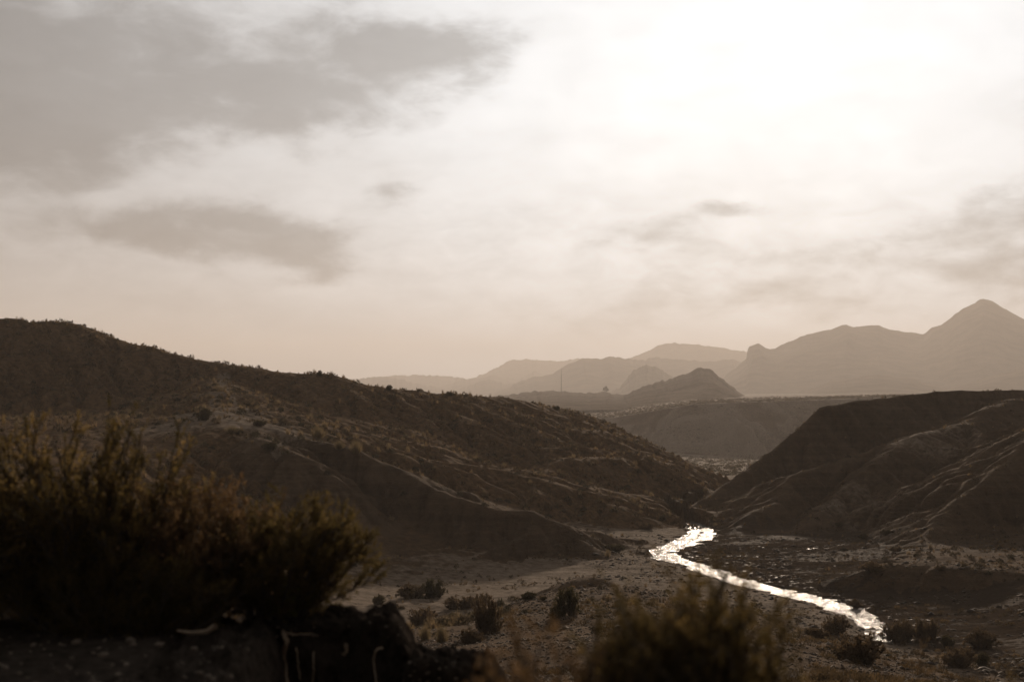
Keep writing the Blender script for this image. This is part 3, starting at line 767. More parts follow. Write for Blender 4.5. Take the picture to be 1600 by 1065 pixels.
def grow(B, D, L, k, rng, curl=.35, lift=.15):
    """poly-lines from base B along D with length L, wandering and bending upward"""
    n = len(B); P = np.zeros((n, k, 3)); P[:, 0] = B; d = unit(D)
    for i in range(1, k):
        d = unit(d + rng.normal(0, curl / k, (n, 3)) + np.array([0, 0, lift / k]))
        P[:, i] = P[:, i - 1] + d * (L / (k - 1))[:, None]
    return P
def pick(P, rng, m, lo, hi):
    """m points on each poly-line with their direction"""
    n, k, _ = P.shape
    t = rng.uniform(lo, hi, (n, m)) * (k - 1); i = np.minimum(t.astype(int), k - 2); f = (t - i)[..., None]
    r = np.arange(n)[:, None]
    a, b = P[r, i], P[r, i + 1]
    return (a + (b - a) * f).reshape(-1, 3), unit(b - a).reshape(-1, 3)

def bush_meshes(name, seed, rx, ry, h, stems=26, br=7, tw=6, lf=14, leaf=.022, lw=.004, cols=None, lean=(0, 0), spread=1.0, twl=.13, flowers=0, low=0.12):
    rng = np.random.default_rng(seed)
    cols = np.array(cols)
    th = rng.uniform(0, 2 * math.pi, stems); rad = np.sqrt(rng.uniform(0, 1, stems))
    top = np.stack([np.cos(th) * rad * rx, np.sin(th) * rad * ry, h * np.sqrt(np.clip(1 - (rad * .92) ** 2, .05, 1)) * rng.uniform(.66, 1.0, stems)], 1)
    top[:, 0] += lean[0] * top[:, 2]; top[:, 1] += lean[1] * top[:, 2]
    B = np.stack([np.cos(th) * rad * rx * .3, np.sin(th) * rad * ry * .3, np.full(stems, -.03)], 1)
    D = top - B; L = np.linalg.norm(D, axis=1)
    PS = grow(B, D * np.array([1, 1, .9]), L * .93, 7, rng, .5, .2)
    bp, bd = pick(PS, rng, br, low + .1, 1.0)
    bl = rng.uniform(.13, .32, len(bp)) * h * .8
    PB = grow(bp, bd + rng.normal(0, .55, bp.shape) * spread, bl, 5, rng, .6, .35)
    tp, td = pick(PB, rng, tw, .2, 1.0)
    tl = rng.uniform(.5, 1.15, len(tp)) * twl
    PT = grow(tp, td + rng.normal(0, .5, tp.shape) * spread + np.array([0, 0, .25]), tl, 3, rng, .5, .2)
    parts = [tubes(PS, .010 * h, .004 * h), tubes(PB, .0042 * h, .0018 * h), tubes(PT, .0014 * h, .0007 * h)]
    V = []; F = []; o = 0
    for v, f in parts:
        V.append(v); F.append(f + o); o += len(v)
    wood = mesh_from(name + "_stems", np.vstack(V), np.vstack(F))
    lp, ld = pick(PT, rng, lf, 0.05, 1.0)
    n = len(lp)
    dirn = unit(ld * .9 + rng.normal(0, .5, (n, 3)))
    side = unit(np.cross(dirn, rng.normal(0, 1, (n, 3))))
    ll = leaf * rng.uniform(.6, 1.3, n)[:, None]
    ww = lw * rng.uniform(.7, 1.3, n)[:, None]
    v1 = lp + side * ww; v2 = lp + dirn * ll; v3 = lp - side * ww
    LV = np.stack([v1, v2, v3], 1).reshape(-1, 3)
    LFc = np.arange(n * 3).reshape(n, 3)
    fol = mesh_from(name + "_foliage", LV, LFc, False)
    # colour by twig and leaf: a random mixture of the plant's own leaf colours
    tid = np.repeat(np.arange(len(PT)), lf)
    sid = tid // (br * tw)
    mixv = np.clip(rng.uniform(0, 1, stems)[sid] * .45 + rng.uniform(0, 1, len(PT))[tid] * .4 + rng.uniform(0, 1, n) * .25, 0, .999)
    k = mixv * (len(cols) - 1); i = k.astype(int); fr = (k - i)[:, None]
    c = cols[i] * (1 - fr) + cols[np.minimum(i + 1, len(cols) - 1)] * fr
    add_color(fol, 'col', np.repeat(c, 3, 0))
    fl = None
    if flowers:
        tips = PT[rng.choice(len(PT), flowers, replace=False), -1]
        fl = (tips, rng)
    return wood, fol, fl
ICO_V = None
def ico(sub=1):
    import bmesh
    bm = bmesh.new(); bmesh.ops.create_icosphere(bm, subdivisions=sub, radius=1.0)
    V = np.array([v.co[:] for v in bm.verts]); F = np.array([[v.index for v in f.verts] for f in bm.faces]); bm.free()
    return V, F
def scatter_mesh(name, PV, PF, loc, scl, rng, col=None, rot=True, tilt=0.0):
    """many transformed copies of small prototypes joined into one mesh. PV list of arrays"""
    Vs = []; Fs = []; Cs = []; o = 0
    which = rng.integers(0, len(PV), len(loc))
    for k in range(len(PV)):
        m = np.nonzero(which == k)[0]
        if len(m) == 0: continue
        a = rng.uniform(0, 2 * math.pi, len(m)); ca, sa = np.cos(a), np.sin(a)
        v = PV[k][None] * scl[m][:, None, :]
        x = v[..., 0] * ca[:, None] - v[..., 1] * sa[:, None]; y = v[..., 0] * sa[:, None] + v[..., 1] * ca[:, None]
        w = np.stack([x, y, v[..., 2]], -1) + loc[m][:, None, :]
        nv = PV[k].shape[0]
        Vs.append(w.reshape(-1, 3)); Fs.append((PF[k][None] + (np.arange(len(m)) * nv)[:, None, None]).reshape(-1, PF[k].shape[1]) + o); o += len(m) * nv
        if col is not None: Cs.append(np.repeat(col[m], nv, 0))
    me = mesh_from(name, np.vstack(Vs), np.vstack(Fs), False)
    if col is not None: add_color(me, 'col', np.vstack(Cs))
    return me
def shrub_proto(seed, n, size=.36, upright=.3, dome=.75):
    """small triangle clumps filling a dome of unit radius and height"""
    rng = np.random.default_rng(seed)
    d = unit(rng.normal(0, 1, (n, 3))); d[:, 2] = np.abs(d[:, 2])
    rr = rng.uniform(.45, 1, n)[:, None] ** .6
    c = d * rr * np.array([1, 1, dome]) * rng.uniform(.85, 1.1, (n, 1))
    dirn = unit(d + rng.normal(0, .6, (n, 3)) + np.array([0, 0, upright])); side = unit(np.cross(dirn, rng.normal(0, 1, (n, 3))))
    s = size * rng.uniform(.5, 1.2, (n, 1))
    V = np.stack([c - side * s * .35 - dirn * s * .3, c + side * s * .35 - dirn * s * .3, c + dirn * s * .9], 1).reshape(-1, 3)
    return V, np.arange(n * 3).reshape(n, 3)
def grass_proto(seed, n, w=.05):
    rng = np.random.default_rng(seed)
    a = rng.uniform(0, 2 * math.pi, n); tl = rng.uniform(.1, .95, n) ** 1.0
    base = np.stack([np.cos(a) * tl * .35, np.sin(a) * tl * .35, np.zeros(n)], 1)
    tip = np.stack([np.cos(a) * tl, np.sin(a) * tl, np.sqrt(np.clip(1.15 - tl ** 2, .1, 1)) * rng.uniform(.7, 1.1, n)], 1)
    side = unit(np.cross(tip - base, rng.normal(0, 1, (n, 3)))) * w
    V = np.stack([base - side, base + side, tip], 1).reshape(-1, 3)
    return V, np.arange(n * 3).reshape(n, 3)

# ------------------------------------------------------------------ what the eye can see of the ground
ANG = ((Z.reshape(nR, nA_) - CZ) / RR)
HOR = np.maximum.accumulate(ANG, axis=0)
def visible(x, y, ztop):
    a = np.arctan2(x, y); r = np.hypot(x, y)
    j = np.clip(np.searchsorted(A, a), 1, nA_ - 1); i = np.clip(np.searchsorted(R, r) - 2, 0, nR - 1)
    return (ztop - CZ) / r > HOR[i, j]
def to_px(x, y, z):
    f = y * CP + (z - CZ) * SP; u = (z - CZ) * CP - y * SP
    return 800 + FPX * x / f, 532.5 - FPX * u / f

# ------------------------------------------------------------------ scrub on the slopes
rng = np.random.default_rng(11)
NC = 60000
ca = np.radians(rng.uniform(-26, 26, NC)); cr = np.sqrt(rng.uniform(95 ** 2, 420 ** 2, NC))
cx, cy = cr * np.sin(ca), cr * np.cos(ca)
cz, cl, chf, crd, _ = terrain(cx, cy, True)
e_ = .6
sl = np.hypot((terrain(cx + e_, cy) - cz) / e_, (terrain(cx, cy + e_) - cz) / e_)
clump = fbm(cx / 11, cy / 11, 3, 201); fine = fbm(cx / 3.5, cy / 3.5, 2, 203)
onright = (cx > np.interp(cy, RIVER[np.argsort(RIVER[:, 1]), 1], RIVER[np.argsort(RIVER[:, 1]), 0]))
csl = cl
dens = np.select([cl == HILL_L, cl == SPUR, (cl == HILL_R), cl == PLAT], [1.0, .30, .55, .5], np.where(onright, .10, .42))
dens = dens * np.clip(.68 + 1.6 * clump + .7 * fine, 0.03, 1.3)
dens = np.where((cl == 0) & (crd < 5), 0, dens)
dens = np.where((cl != HILL_L) & (sl > .55), dens * .15, dens)
keep = (rng.uniform(0, 1, NC) < dens) & (cl != NEAR)
cx, cy, cz, cl, clump = cx[keep], cy[keep], cz[keep], cl[keep], clump[keep]
n = len(cx)
size = .22 + .62 * rng.gamma(1.5, .7, n); size = np.clip(size, .25, 1.6) * np.where(cl == 0, .5, np.where(cl == HILL_R, .6, .9))
kind = np.where(rng.uniform(0, 1, n) < np.where(cl == HILL_L, .55, np.where(cl == 0, .4, .35)), 1, 0)   # 1 golden tuft, 0 dark shrub
hgt = size * np.where(kind == 1, rng.uniform(.55, .95, n), rng.uniform(.55, .85, n))
vis = visible(cx, cy, cz + hgt)
cx, cy, cz, cl, size, kind, hgt = (a[vis] for a in (cx, cy, cz, cl, size, kind, hgt)); n = len(cx)
print("scrub", n, round(time.time() - T0, 1))
g = rng.uniform(0, 1, (n, 1)); g2 = rng.uniform(.7, 1.25, (n, 1))
cdark = (np.array([.048, .037, .024]) * (1 - g) + np.array([.110, .078, .046]) * g) * g2
cgold = (np.array([.13, .088, .047]) * (1 - g) + np.array([.29, .195, .10]) * g) * g2
scol = np.where(kind[:, None] == 1, cgold, cdark)
ppx, ppy = to_px(cx, cy, cz)
inframe = (ppx > 5) & (ppx < 1595) & (ppy < 1060) & (ppy < np.where(ppx < 570, np.interp(ppx, [0, 60, 100, 160, 200, 300, 420, 450, 490, 570], [670, 665, 630, 640, 690, 720, 735, 780, 805, 880]), 2000))
app = size / cy
loc = np.stack([cx, cy, cz - .06], 1); scl = np.stack([size * .5, size * .5, hgt], 1)
S_LO = [shrub_proto(300 + k, 34, .5) for k in range(5)]; G_LO = [grass_proto(320 + k, 26, .07) for k in range(5)]
S_HI = [shrub_proto(340 + k, 150, .30) for k in range(5)]; G_HI = [grass_proto(360 + k, 90, .035) for k in range(5)]
single = np.zeros(n, bool)
for kd in (0, 1):
    idx = np.nonzero((kind == kd) & inframe)[0]
    single[idx[np.argsort(-app[idx])[:300]]] = True
for kd, lo, nm, lab in ((0, S_LO, "scrub", "dark low scrub covering the slopes"), (1, G_LO, "dry_grass", "golden dry grass tufts covering the slopes")):
    m = (kind == kd) & ~single
    me = scatter_mesh(nm, [p[0] for p in lo], [p[1] for p in lo], loc[m], scl[m], rng, scol[m])
    tag(obj(nm, me, M_TUFT), lab, None, None, 'stuff')
tone = {0: [(.050, .043, .028), (.075, .060, .038), (.105, .080, .050)], 1: [(.13, .095, .055), (.20, .145, .08), (.27, .195, .105)]}
protoL = {}
for kd, hi in ((0, S_HI), (1, G_HI)):
    for k, (v, f) in enumerate(hi):
        for q, c in enumerate(tone[kd]):
            me = mesh_from("shrub" if kd == 0 else "grass_tuft", v, f, False)
            jit = np.random.default_rng(k).uniform(.75, 1.25, (len(v) // 3, 1)).repeat(3, 0)
            add_color(me, 'col', np.array(c)[None] * jit); me.materials.append(M_TUFT)
            protoL[(kd, k, q)] = me
where = {HILL_L: "hillside", SPUR: "spur", HILL_R: "right", PLAT: "plateau", 0: "floor"}
SL = {(0, HILL_L): ("small dark shrub growing on the big left hill", "dark shrubs on the left hill"), (1, HILL_L): ("golden grass tuft growing on the big left hill", "grass tufts on the left hill"),
      (0, SPUR): ("small dark shrub on the bare dark spur", "dark shrubs on the spur"), (1, SPUR): ("golden grass tuft on the bare dark spur", "grass tufts on the spur"),
      (0, HILL_R): ("small dark shrub on the gullied right hill", "dark shrubs on the right hill"), (1, HILL_R): ("golden grass tuft on the gullied right hill", "grass tufts on the right hill"),
      (0, PLAT): ("small dark shrub on the hazy plateau", "dark shrubs on the plateau"), (1, PLAT): ("golden grass tuft on the hazy plateau", "grass tufts on the plateau"),
      (0, 0): ("small dark shrub on the valley floor", "dark shrubs on the valley floor"), (1, 0): ("golden grass tuft on the valley floor", "grass tufts on the valley floor")}
def place_on_left(px, py):
    if py < 600 and px < 330: return "high on the far left hill above the thicket"
    if py < 630 and px >= 330: return "close under the skyline of the long left ridge"
    if px < 300: return "on the lower far left slope just above the thicket"
    if px < 480 and py < 720: return "on and around the pale ledge of the left hill"
    if px < 700 and py >= 720: return "on the slope in front of the dark spur"
    if px < 700: return "on the ridge flank right of the pale ledge"
    if py > 760: return "at the foot of the left ridge behind the dark spur"
    if px > 930: return "on the nose of the left ridge above the stream"
    return "on the mid slope of the long left ridge"
for i in np.nonzero(single)[0]:
    kd = int(kind[i]); me = protoL[(kd, int(rng.integers(0, 5)), int(rng.integers(0, 3)))]
    o = obj("shrub" if kd == 0 else "grass_tuft", me, None, None, loc[i], (0, 0, float(rng.uniform(0, 6.28))), [float(v) for v in scl[i]])
    lb, gr = SL[(kd, int(cl[i]))]
    if cl[i] == HILL_L:
        w_ = place_on_left(ppx[i], ppy[i]); lb = ("small dark shrub " if kd == 0 else "golden grass tuft ") + w_; gr = ("dark shrubs " if kd == 0 else "grass tufts ") + w_
    tag(o, lb, "shrub" if kd == 0 else "grass", gr)
print("single tufts", round(time.time() - T0, 1))

# plateau rim growth, too far to count
NP = 5200
pa_ = np.radians(rng.uniform(-1, 24, NP)); pr = np.interp(pa_, np.arctan2(PLATE[:, 0], PLATE[:, 1]), np.hypot(PLATE[:, 0], PLATE[:, 1])) + np.abs(rng.normal(0, 300, NP)) - 4
qx, qy = pr * np.sin(pa_), pr * np.cos(pa_); qz = terrain(qx, qy)
qs = rng.uniform(.6, 2.8, NP)
qc = np.array([.16, .115, .065]) * rng.uniform(.25, 1.0, (NP, 1))
tag(obj("plateau_grass", scatter_mesh("plateau_grass", [p[0] for p in S_LO], [p[1] for p in S_LO], np.stack([qx, qy, qz - .1], 1), np.stack([qs * .7, qs * .7, qs * .6], 1), rng, qc), M_TUFT), "pale dry grass along the rim of the plateau", None, None, 'stuff')

# scrub on the plateau face and dry growth on the near lower slopes
NF = 9000
fa_ = np.radians(rng.uniform(-1, 24, NF)); fr_ = rng.uniform(430, 1200, NF)
fx_, fy_ = fr_ * np.sin(fa_), fr_ * np.cos(fa_); fz_ = terrain(fx_, fy_)
vv = visible(fx_, fy_, fz_ + 1.2) & (fbm(fx_ / 30, fy_ / 30, 3, 411) > -.25); fx_, fy_, fz_ = fx_[vv], fy_[vv], fz_[vv]
fs_ = rng.uniform(.7, 2.4, len(fx_)); fc_ = np.array([.075, .058, .036]) * rng.uniform(.5, 1.5, (len(fx_), 1))
tag(obj("plateau_scrub", scatter_mesh("plateau_scrub", [p[0] for p in S_LO], [p[1] for p in S_LO], np.stack([fx_, fy_, fz_ - .1], 1), np.stack([fs_ * .6, fs_ * .6, fs_ * .6], 1), rng, fc_), M_TUFT), "hazy scrub dotting the face of the plateau", None, None, 'stuff')
NL = 12000
la_ = np.radians(rng.uniform(-6, 24, NL)); lr_ = rng.uniform(26, 215, NL)
lx, ly = lr_ * np.sin(la_), lr_ * np.cos(la_); lz, ll_, _, lrd, _ = terrain(lx, ly, True)
cm = fbm(lx / 9, ly / 9, 3, 421) + .5 * fbm(lx / 2.5, ly / 2.5, 2, 423)
lpx, lpy = to_px(lx, ly, lz)
thr = np.where((lpx > 1270) & (lpy > 945), -.25, .22)
vv = visible(lx, ly, lz + .3) & (cm > thr) & (lrd > 2.5) & (ll_ != NEAR); lx, ly, lz = lx[vv], ly[vv], lz[vv]
ls_ = rng.uniform(.15, .62, len(lx)); mixg = rng.uniform(0, 1, (len(lx), 1))
lc_ = (np.array([.060, .045, .026]) * (1 - mixg) + np.array([.19, .125, .062]) * mixg) * rng.uniform(.6, 1.2, (len(lx), 1))
GM = [grass_proto(430 + k, 34, .03) for k in range(4)] + [shrub_proto(440 + k, 60, .34) for k in range(3)]
tag(obj("low_growth", scatter_mesh("low_growth", [p[0] for p in GM], [p[1] for p in GM], np.stack([lx, ly, lz - .03], 1), np.stack([ls_ * .7, ls_ * .7, ls_ * .8], 1), rng, lc_), M_TUFT), "low dry growth over the near slopes and the wash", None, None, 'stuff')

# ------------------------------------------------------------------ gravel on the near slope
NG = 34000
ga_ = np.radians(rng.uniform(-6, 24, NG)); gr_ = rng.uniform(22, 125, NG)
gx, gy = gr_ * np.sin(ga_), gr_ * np.cos(ga_); gz, gl, _, grd, _ = terrain(gx, gy, True)
gv = visible(gx, gy, gz + .12) & (gl != NEAR) & (fbm(gx / 5, gy / 5, 3, 401) > -.35)
gx, gy, gz = gx[gv], gy[gv], gz[gv]
gs = np.clip(rng.lognormal(-2.75, .5, len(gx)), .025, .28) * (0.6 + gy / 110)
OV, OF = ico(1)
stv = [OV * (1 + .35 * np.random.default_rng(k).normal(0, .5, (len(OV), 1))) * np.array([1, .8, .6]) for k in range(4)]
OV0 = np.array([(1, 0, 0), (-1, 0, 0), (0, 1, 0), (0, -1, 0), (0, 0, 1), (0, 0, -1.)]); OF0 = np.array([(0, 2, 4), (2, 1, 4), (1, 3, 4), (3, 0, 4), (2, 0, 5), (1, 2, 5), (3, 1, 5), (0, 3, 5)])
oct_ = [OV0 * (1 + .3 * np.random.default_rng(50 + k).normal(0, .6, (6, 1))) for k in range(6)]
M_GRAVEL = attr_mat("gravel", 0.0, 0.9)
gcol = np.array([.10, .074, .052]) * rng.uniform(.35, 1.5, (len(gx), 1))
tag(obj("gravel", scatter_mesh("gravel", oct_, [OF0] * 6, np.stack([gx, gy, gz], 1), np.stack([gs, gs * .8, gs * .6], 1), rng, gcol), M_GRAVEL), "loose gravel strewn over the near slope", None, None, 'stuff')

NM = 9000
ma_ = np.radians(rng.uniform(2, 24, NM)); mr_ = rng.uniform(110, 225, NM)
mx_, my_ = mr_ * np.sin(ma_), mr_ * np.cos(ma_); mz_, ml_, _, mrd, _ = terrain(mx_, my_, True)
vv = visible(mx_, my_, mz_ + .2) & (mrd > 1.2) & (mz_ < 5) & (fbm(mx_ / 12, my_ / 3.5, 3, 441) > -.1); mx_, my_, mz_ = mx_[vv], my_[vv], mz_[vv]
ms_ = np.clip(rng.lognormal(-1.9, .5, len(mx_)), .06, .6); mc_ = np.array([.062, .047, .035]) * rng.uniform(.4, 1.9, (len(mx_), 1))
tag(obj("mud_clods", scatter_mesh("mud_clods", oct_, [OF0] * 6, np.stack([mx_, my_, mz_], 1), np.stack([ms_ * 1.5, ms_ * .9, ms_ * .5], 1), rng, mc_), M_GRAVEL), "dark clods and stones strewn over the mud flat", None, None, 'stuff')

# ------------------------------------------------------------------ countable shrubs in the wash and on the near slopes
OLIVE = [(.038, .034, .018), (.070, .057, .028), (.115, .086, .040)]
BROWN = [(.065, .045, .027), (.125, .084, .046), (.20, .135, .072)]
GOLD = [(.14, .10, .055), (.21, .155, .08), (.30, .225, .12)]
GREEN = [(.028, .023, .011), (.080, .059, .021), (.160, .108, .038), (.25, .163, .06)]
RUST = [(.055, .036, .018), (.12, .074, .034), (.22, .13, .062)]
MID = {}
for nm, pal, sd in (("olive", OLIVE, 1), ("brown", BROWN, 2), ("gold", GOLD, 3)):
    for k in range(2):
        if nm == "gold":
            v, f = grass_proto(500 + k, 420, .014); me = mesh_from("blades", v, f, False)
            jj = np.random.default_rng(k).uniform(.6, 1.3, (420, 1)).repeat(3, 0); add_color(me, 'col', np.array(GOLD[1])[None] * jj); me.materials.append(M_TUFT)
            MID[(nm, k)] = (None, me)
        else:
            w, f, _ = bush_meshes("shrub", 600 + sd * 10 + k, 1.0, 1.0, 1.0, 34, 7, 6, 7, .11, .020, pal, twl=.15, low=-.08)
            w.materials.append(M_WOOD); f.materials.append(M_TUFT); MID[(nm, k)] = (w, f)
def mid_shrub(px, py, wpx, hpx, pal, label, tilt=0.0, k=0, name="shrub", group=None):
    p = hit(px, py, 15)
    if p is None: return
    s = p[1] / FPX
    w, f = MID[(pal, k % 2)]
    root = obj(name, None, None, None, p - np.array([0, 0, .03]), (0, tilt, (px * 1.7) % 6.28 if tilt == 0 else 0), (wpx * s * .5, wpx * s * .5, hpx * s))
    tag(root, label, "grass" if pal == "gold" else "shrub", group)
    if w is not None: obj("stems", w, None, root)
    tag(obj("foliage" if w is not None else "blades", f, None, root), kind='stuff')
for k, a in enumerate((
    (320, 656, 24, 18, "olive", "round dark shrub standing alone on the pale ledge of the left hill"),
    (362, 676, 36, 12, "gold", "low golden grass clump on the ledge, below the lone round shrub"),
    (498, 684, 34, 20, "gold", "golden grass clump at the head of the dark spur, leftmost of three"),
    (530, 702, 26, 16, "gold", "golden grass clump at the head of the dark spur, middle of three"),
    (556, 710, 30, 22, "gold", "golden grass clump at the head of the dark spur, rightmost of three"),
    (405, 665, 22, 10, "olive", "flat dark shrub on the ledge right of the lone round shrub"),
    (420, 702, 30, 11, "olive", "flat dark shrub below the ledge of the left hill"),
    (642, 934, 50, 24, "brown", "wide brown shrub mound at the left edge of the pale wash"),
    (676, 934, 44, 28, "olive", "darker taller half of the shrub mound at the left of the pale wash"),
    (592, 944, 22, 16, "olive", "small dark shrub left of the wide shrub mound in the wash"),
    (720, 950, 60, 20, "brown", "long brown shrub patch on the sand in the wash"),
    (752, 945, 34, 20, "brown", "brown shrub at the right end of the long patch in the wash"),
    (662, 975, 48, 26, "brown", "bushy brown shrub behind the dark soil bank"),
    (712, 966, 30, 9, "olive", "low flat shrub in front of the long patch in the wash"),
    (738, 964, 26, 9, "olive", "second low flat shrub in front of the long patch in the wash"),
    (722, 971, 18, 8, "olive", "tiny shrub closest to the camera on the wash sand"),
    (690, 1003, 34, 30, "gold", "golden grass clump right behind the dark soil bank"),
    (664, 1000, 30, 26, "gold", "paler grass clump left of the golden clump behind the soil bank"),
    (826, 936, 30, 12, "olive", "low dark shrub where the gravel slope meets the pale wash"),
    (850, 937, 12, 7, "olive", "tiny dark shrub right of the low shrub by the pale wash"),
    (888, 962, 46, 44, "olive", "dark upright shrub on the gravel slope left of the big blurred bush"),
    (867, 966, 24, 18, "olive", "small dark shrub at the foot of the upright shrub on gravel"),
    (762, 990, 50, 56, "brown", "big dark shrub leaning right over the edge of the gravel slope"),
    (735, 1005, 40, 24, "brown", "low brown shrub at the foot of the leaning shrub"),
    (1308, 992, 44, 30, "brown", "upright brown shrub beside the lower end of the stream"),
    (1275, 998, 40, 18, "brown", "low brown shrub on gravel left of the stream end"),
    (1345, 1035, 80, 46, "brown", "wide brown shrub below the end of the stream"),
    (1405, 1002, 56, 36, "brown", "brown shrub just right of the end of the stream"),
    (1448, 1000, 48, 34, "brown", "reddish brown shrub second right of the end of the stream"),
    (1336, 948, 16, 14, "brown", "small brown shrub on the right bank of the stream"),
    (1500, 1042, 56, 32, "brown", "broad brown shrub on the mud at lower right, nearest the bottom edge"),
    (1532, 1010, 50, 30, "brown", "brown shrub on the dark mud at lower right"),
    (1535, 1040, 26, 20, "olive", "small shrub at the right foot of the broad brown shrub at lower right"),
    (1480, 1010, 24, 18, "olive", "small dark shrub left of the brown shrubs on the lower right mud"),
    (1400, 862, 26, 8, "brown", "low rusty shrub at the foot of the near right spur"),
    (1362, 892, 36, 14, "brown", "rusty shrub on the edge of the low cut bank"),
    (1470, 892, 20, 9, "brown", "small rusty shrub farther right on the low cut bank"),
    (1312, 822, 14, 8, "olive", "dark shrub on the pale lower slope of the right hill, uppermost left"),
    (1350, 842, 14, 9, "olive", "dark shrub low on the right hill above the mud flat"),
    (1385, 836, 20, 9, "olive", "dark shrub low on the right hill near the near spur"),
    (1012, 826, 26, 10, "brown", "brown shrub on the bench left of the stream bend"),
    (960, 862, 40, 12, "olive", "dark shrub on the low bank left of the stream"),
    (500, 588, 9, 9, "olive", "dark shrub standing out on the skyline of the left hill"),
    (555, 595, 9, 6, "olive", "small shrub on the skyline right of the tallest skyline shrub"),
    (608, 610, 12, 9, "olive", "shrub on the skyline where the left hill steps down"),
    (702, 619, 10, 8, "olive", "shrub on the skyline at the middle of the left ridge"),
    (870, 641, 12, 7, "olive", "shrub on the skyline at the nose of the left ridge"))):
    mid_shrub(*a, k=k)
print("mid shrubs", round(time.time() - T0, 1))

# ------------------------------------------------------------------ big blurred bushes close to the camera
FLV, FLF = ico(1)
def near_bush(name, label, base, seed, rx, ry, h, pal, stems, br, tw, lf, leaf=.022, lw=.0035, lean=(0, 0), flowers=0, fcol=(.55, .36, .20), fsize=.010, twl=.12, low=.1, spread=1.0):
    w, f, fl = bush_meshes(name, seed, rx, ry, h, stems, br, tw, lf, leaf, lw, pal, lean, spread, twl, flowers, low)
    w.materials.append(M_WOOD); f.materials.append(M_LEAF)
    root = obj(name, None, None, None, base)
    tag(root, label, "bush")
    tag(obj("stems", w, None, root), kind='stuff'); tag(obj("foliage", f, None, root), kind='stuff')
    if fl:
        tips, rg = fl
        sc_ = rg.uniform(.6, 1.3, (len(tips), 1)) * fsize
        me = scatter_mesh("flower_heads", [FLV], [FLF], tips, np.repeat(sc_, 3, 1), rg, np.array(fcol) * rg.uniform(.6, 1.2, (len(tips), 1)))
        tag(obj("flower_heads", me, M_LEAF, root), kind='stuff')
def gpos(px, Yd, dz=0.0, zfix=None):
    x = (px - 800) / FPX * Yd
    z = float(terrain(np.array([x]), np.array([Yd]))[0]) if zfix is None else zfix
    return (x, Yd, z + dz)
TZ = CZ - 1.62
near_bush("bush", "tall dark feathery bush at the left edge, the biggest of the foreground", gpos(120, 9.3, -.05), 1, .95, .7, 1.60, GREEN, 80, 10, 7, 13, leaf=.034, lw=.0055, flowers=20, low=-.05)
near_bush("bush", "dark feathery bush running off the left edge of the picture", gpos(-110, 9.0, -.05), 2, 1.0, .7, 1.30, GREEN, 56, 9, 7, 13, leaf=.034, lw=.0055, low=-.05)
near_bush("bush", "rusty flecked bush in the middle of the left foreground thicket", gpos(300, 9.5, -.05, TZ), 3, .85, .7, 1.12, RUST, 76, 9, 7, 13, leaf=.032, lw=.005, flowers=130, fcol=(.62, .38, .22), low=-.05)
near_bush("bush", "greenish bush leaning right at the right end of the left thicket", gpos(432, 9.42, -.03, TZ), 4, .62, .6, .95, [(.04, .032, .014), (.10, .072, .026), (.18, .122, .044)], 64, 9, 7, 13, leaf=.030, lw=.005, lean=(.30, 0), flowers=30, low=-.05)
near_bush("bush", "dark low bush at the foot of the thicket left of the soil bank", gpos(200, 8.75, -.04), 11, .95, .4, .62, GREEN[:3], 60, 8, 6, 12, leaf=.030, lw=.005, low=-.08)
near_bush("bush", "yellow green herb on top of the dark soil bank", gpos(450, 9.3, -.02, TZ + .02), 5, .20, .16, .26, [(.09, .085, .02), (.17, .15, .035), (.24, .20, .05)], 22, 6, 5, 9, leaf=.03, lw=.006, twl=.05)
near_bush("bush", "large out of focus dark bush at the bottom centre right", (.62, 4.3, CZ - 1.65), 6, .33, .28, 1.05, GREEN, 115, 11, 7, 12, leaf=.022, lw=.0042, twl=.075, flowers=16, fcol=(.75, .40, .10), fsize=.006)
near_bush("bush", "out of focus left half of the big bush at the bottom centre", (.45, 4.1, CZ - 1.65), 7, .22, .2, 1.08, [(.04, .03, .014), (.085, .062, .026), (.15, .105, .042)], 80, 10, 7, 12, leaf=.022, lw=.004, twl=.075, flowers=10, fcol=(.75, .40, .10), fsize=.006)
near_bush("bush", "reddish brown blurred dry bush at the bottom centre", (.20, 4.0, CZ - 1.75), 8, .36, .25, 1.06, RUST, 66, 9, 6, 11, leaf=.020, lw=.0034, twl=.09, spread=1.2)
near_bush("bush", "blurred green twigs at the bottom right corner", (1.74, 4.4, CZ - 1.85), 9, .25, .22, .95, GREEN[1:], 24, 8, 6, 10, leaf=.018, lw=.003, twl=.08)
near_bush("bush", "blurred brown bush along the bottom edge right of the gravel", (2.55, 7.6, CZ - 3.35), 10, .75, .5, 1.70, BROWN, 70, 9, 6, 12, leaf=.026, lw=.0045)
print("near bushes", round(time.time() - T0, 1))

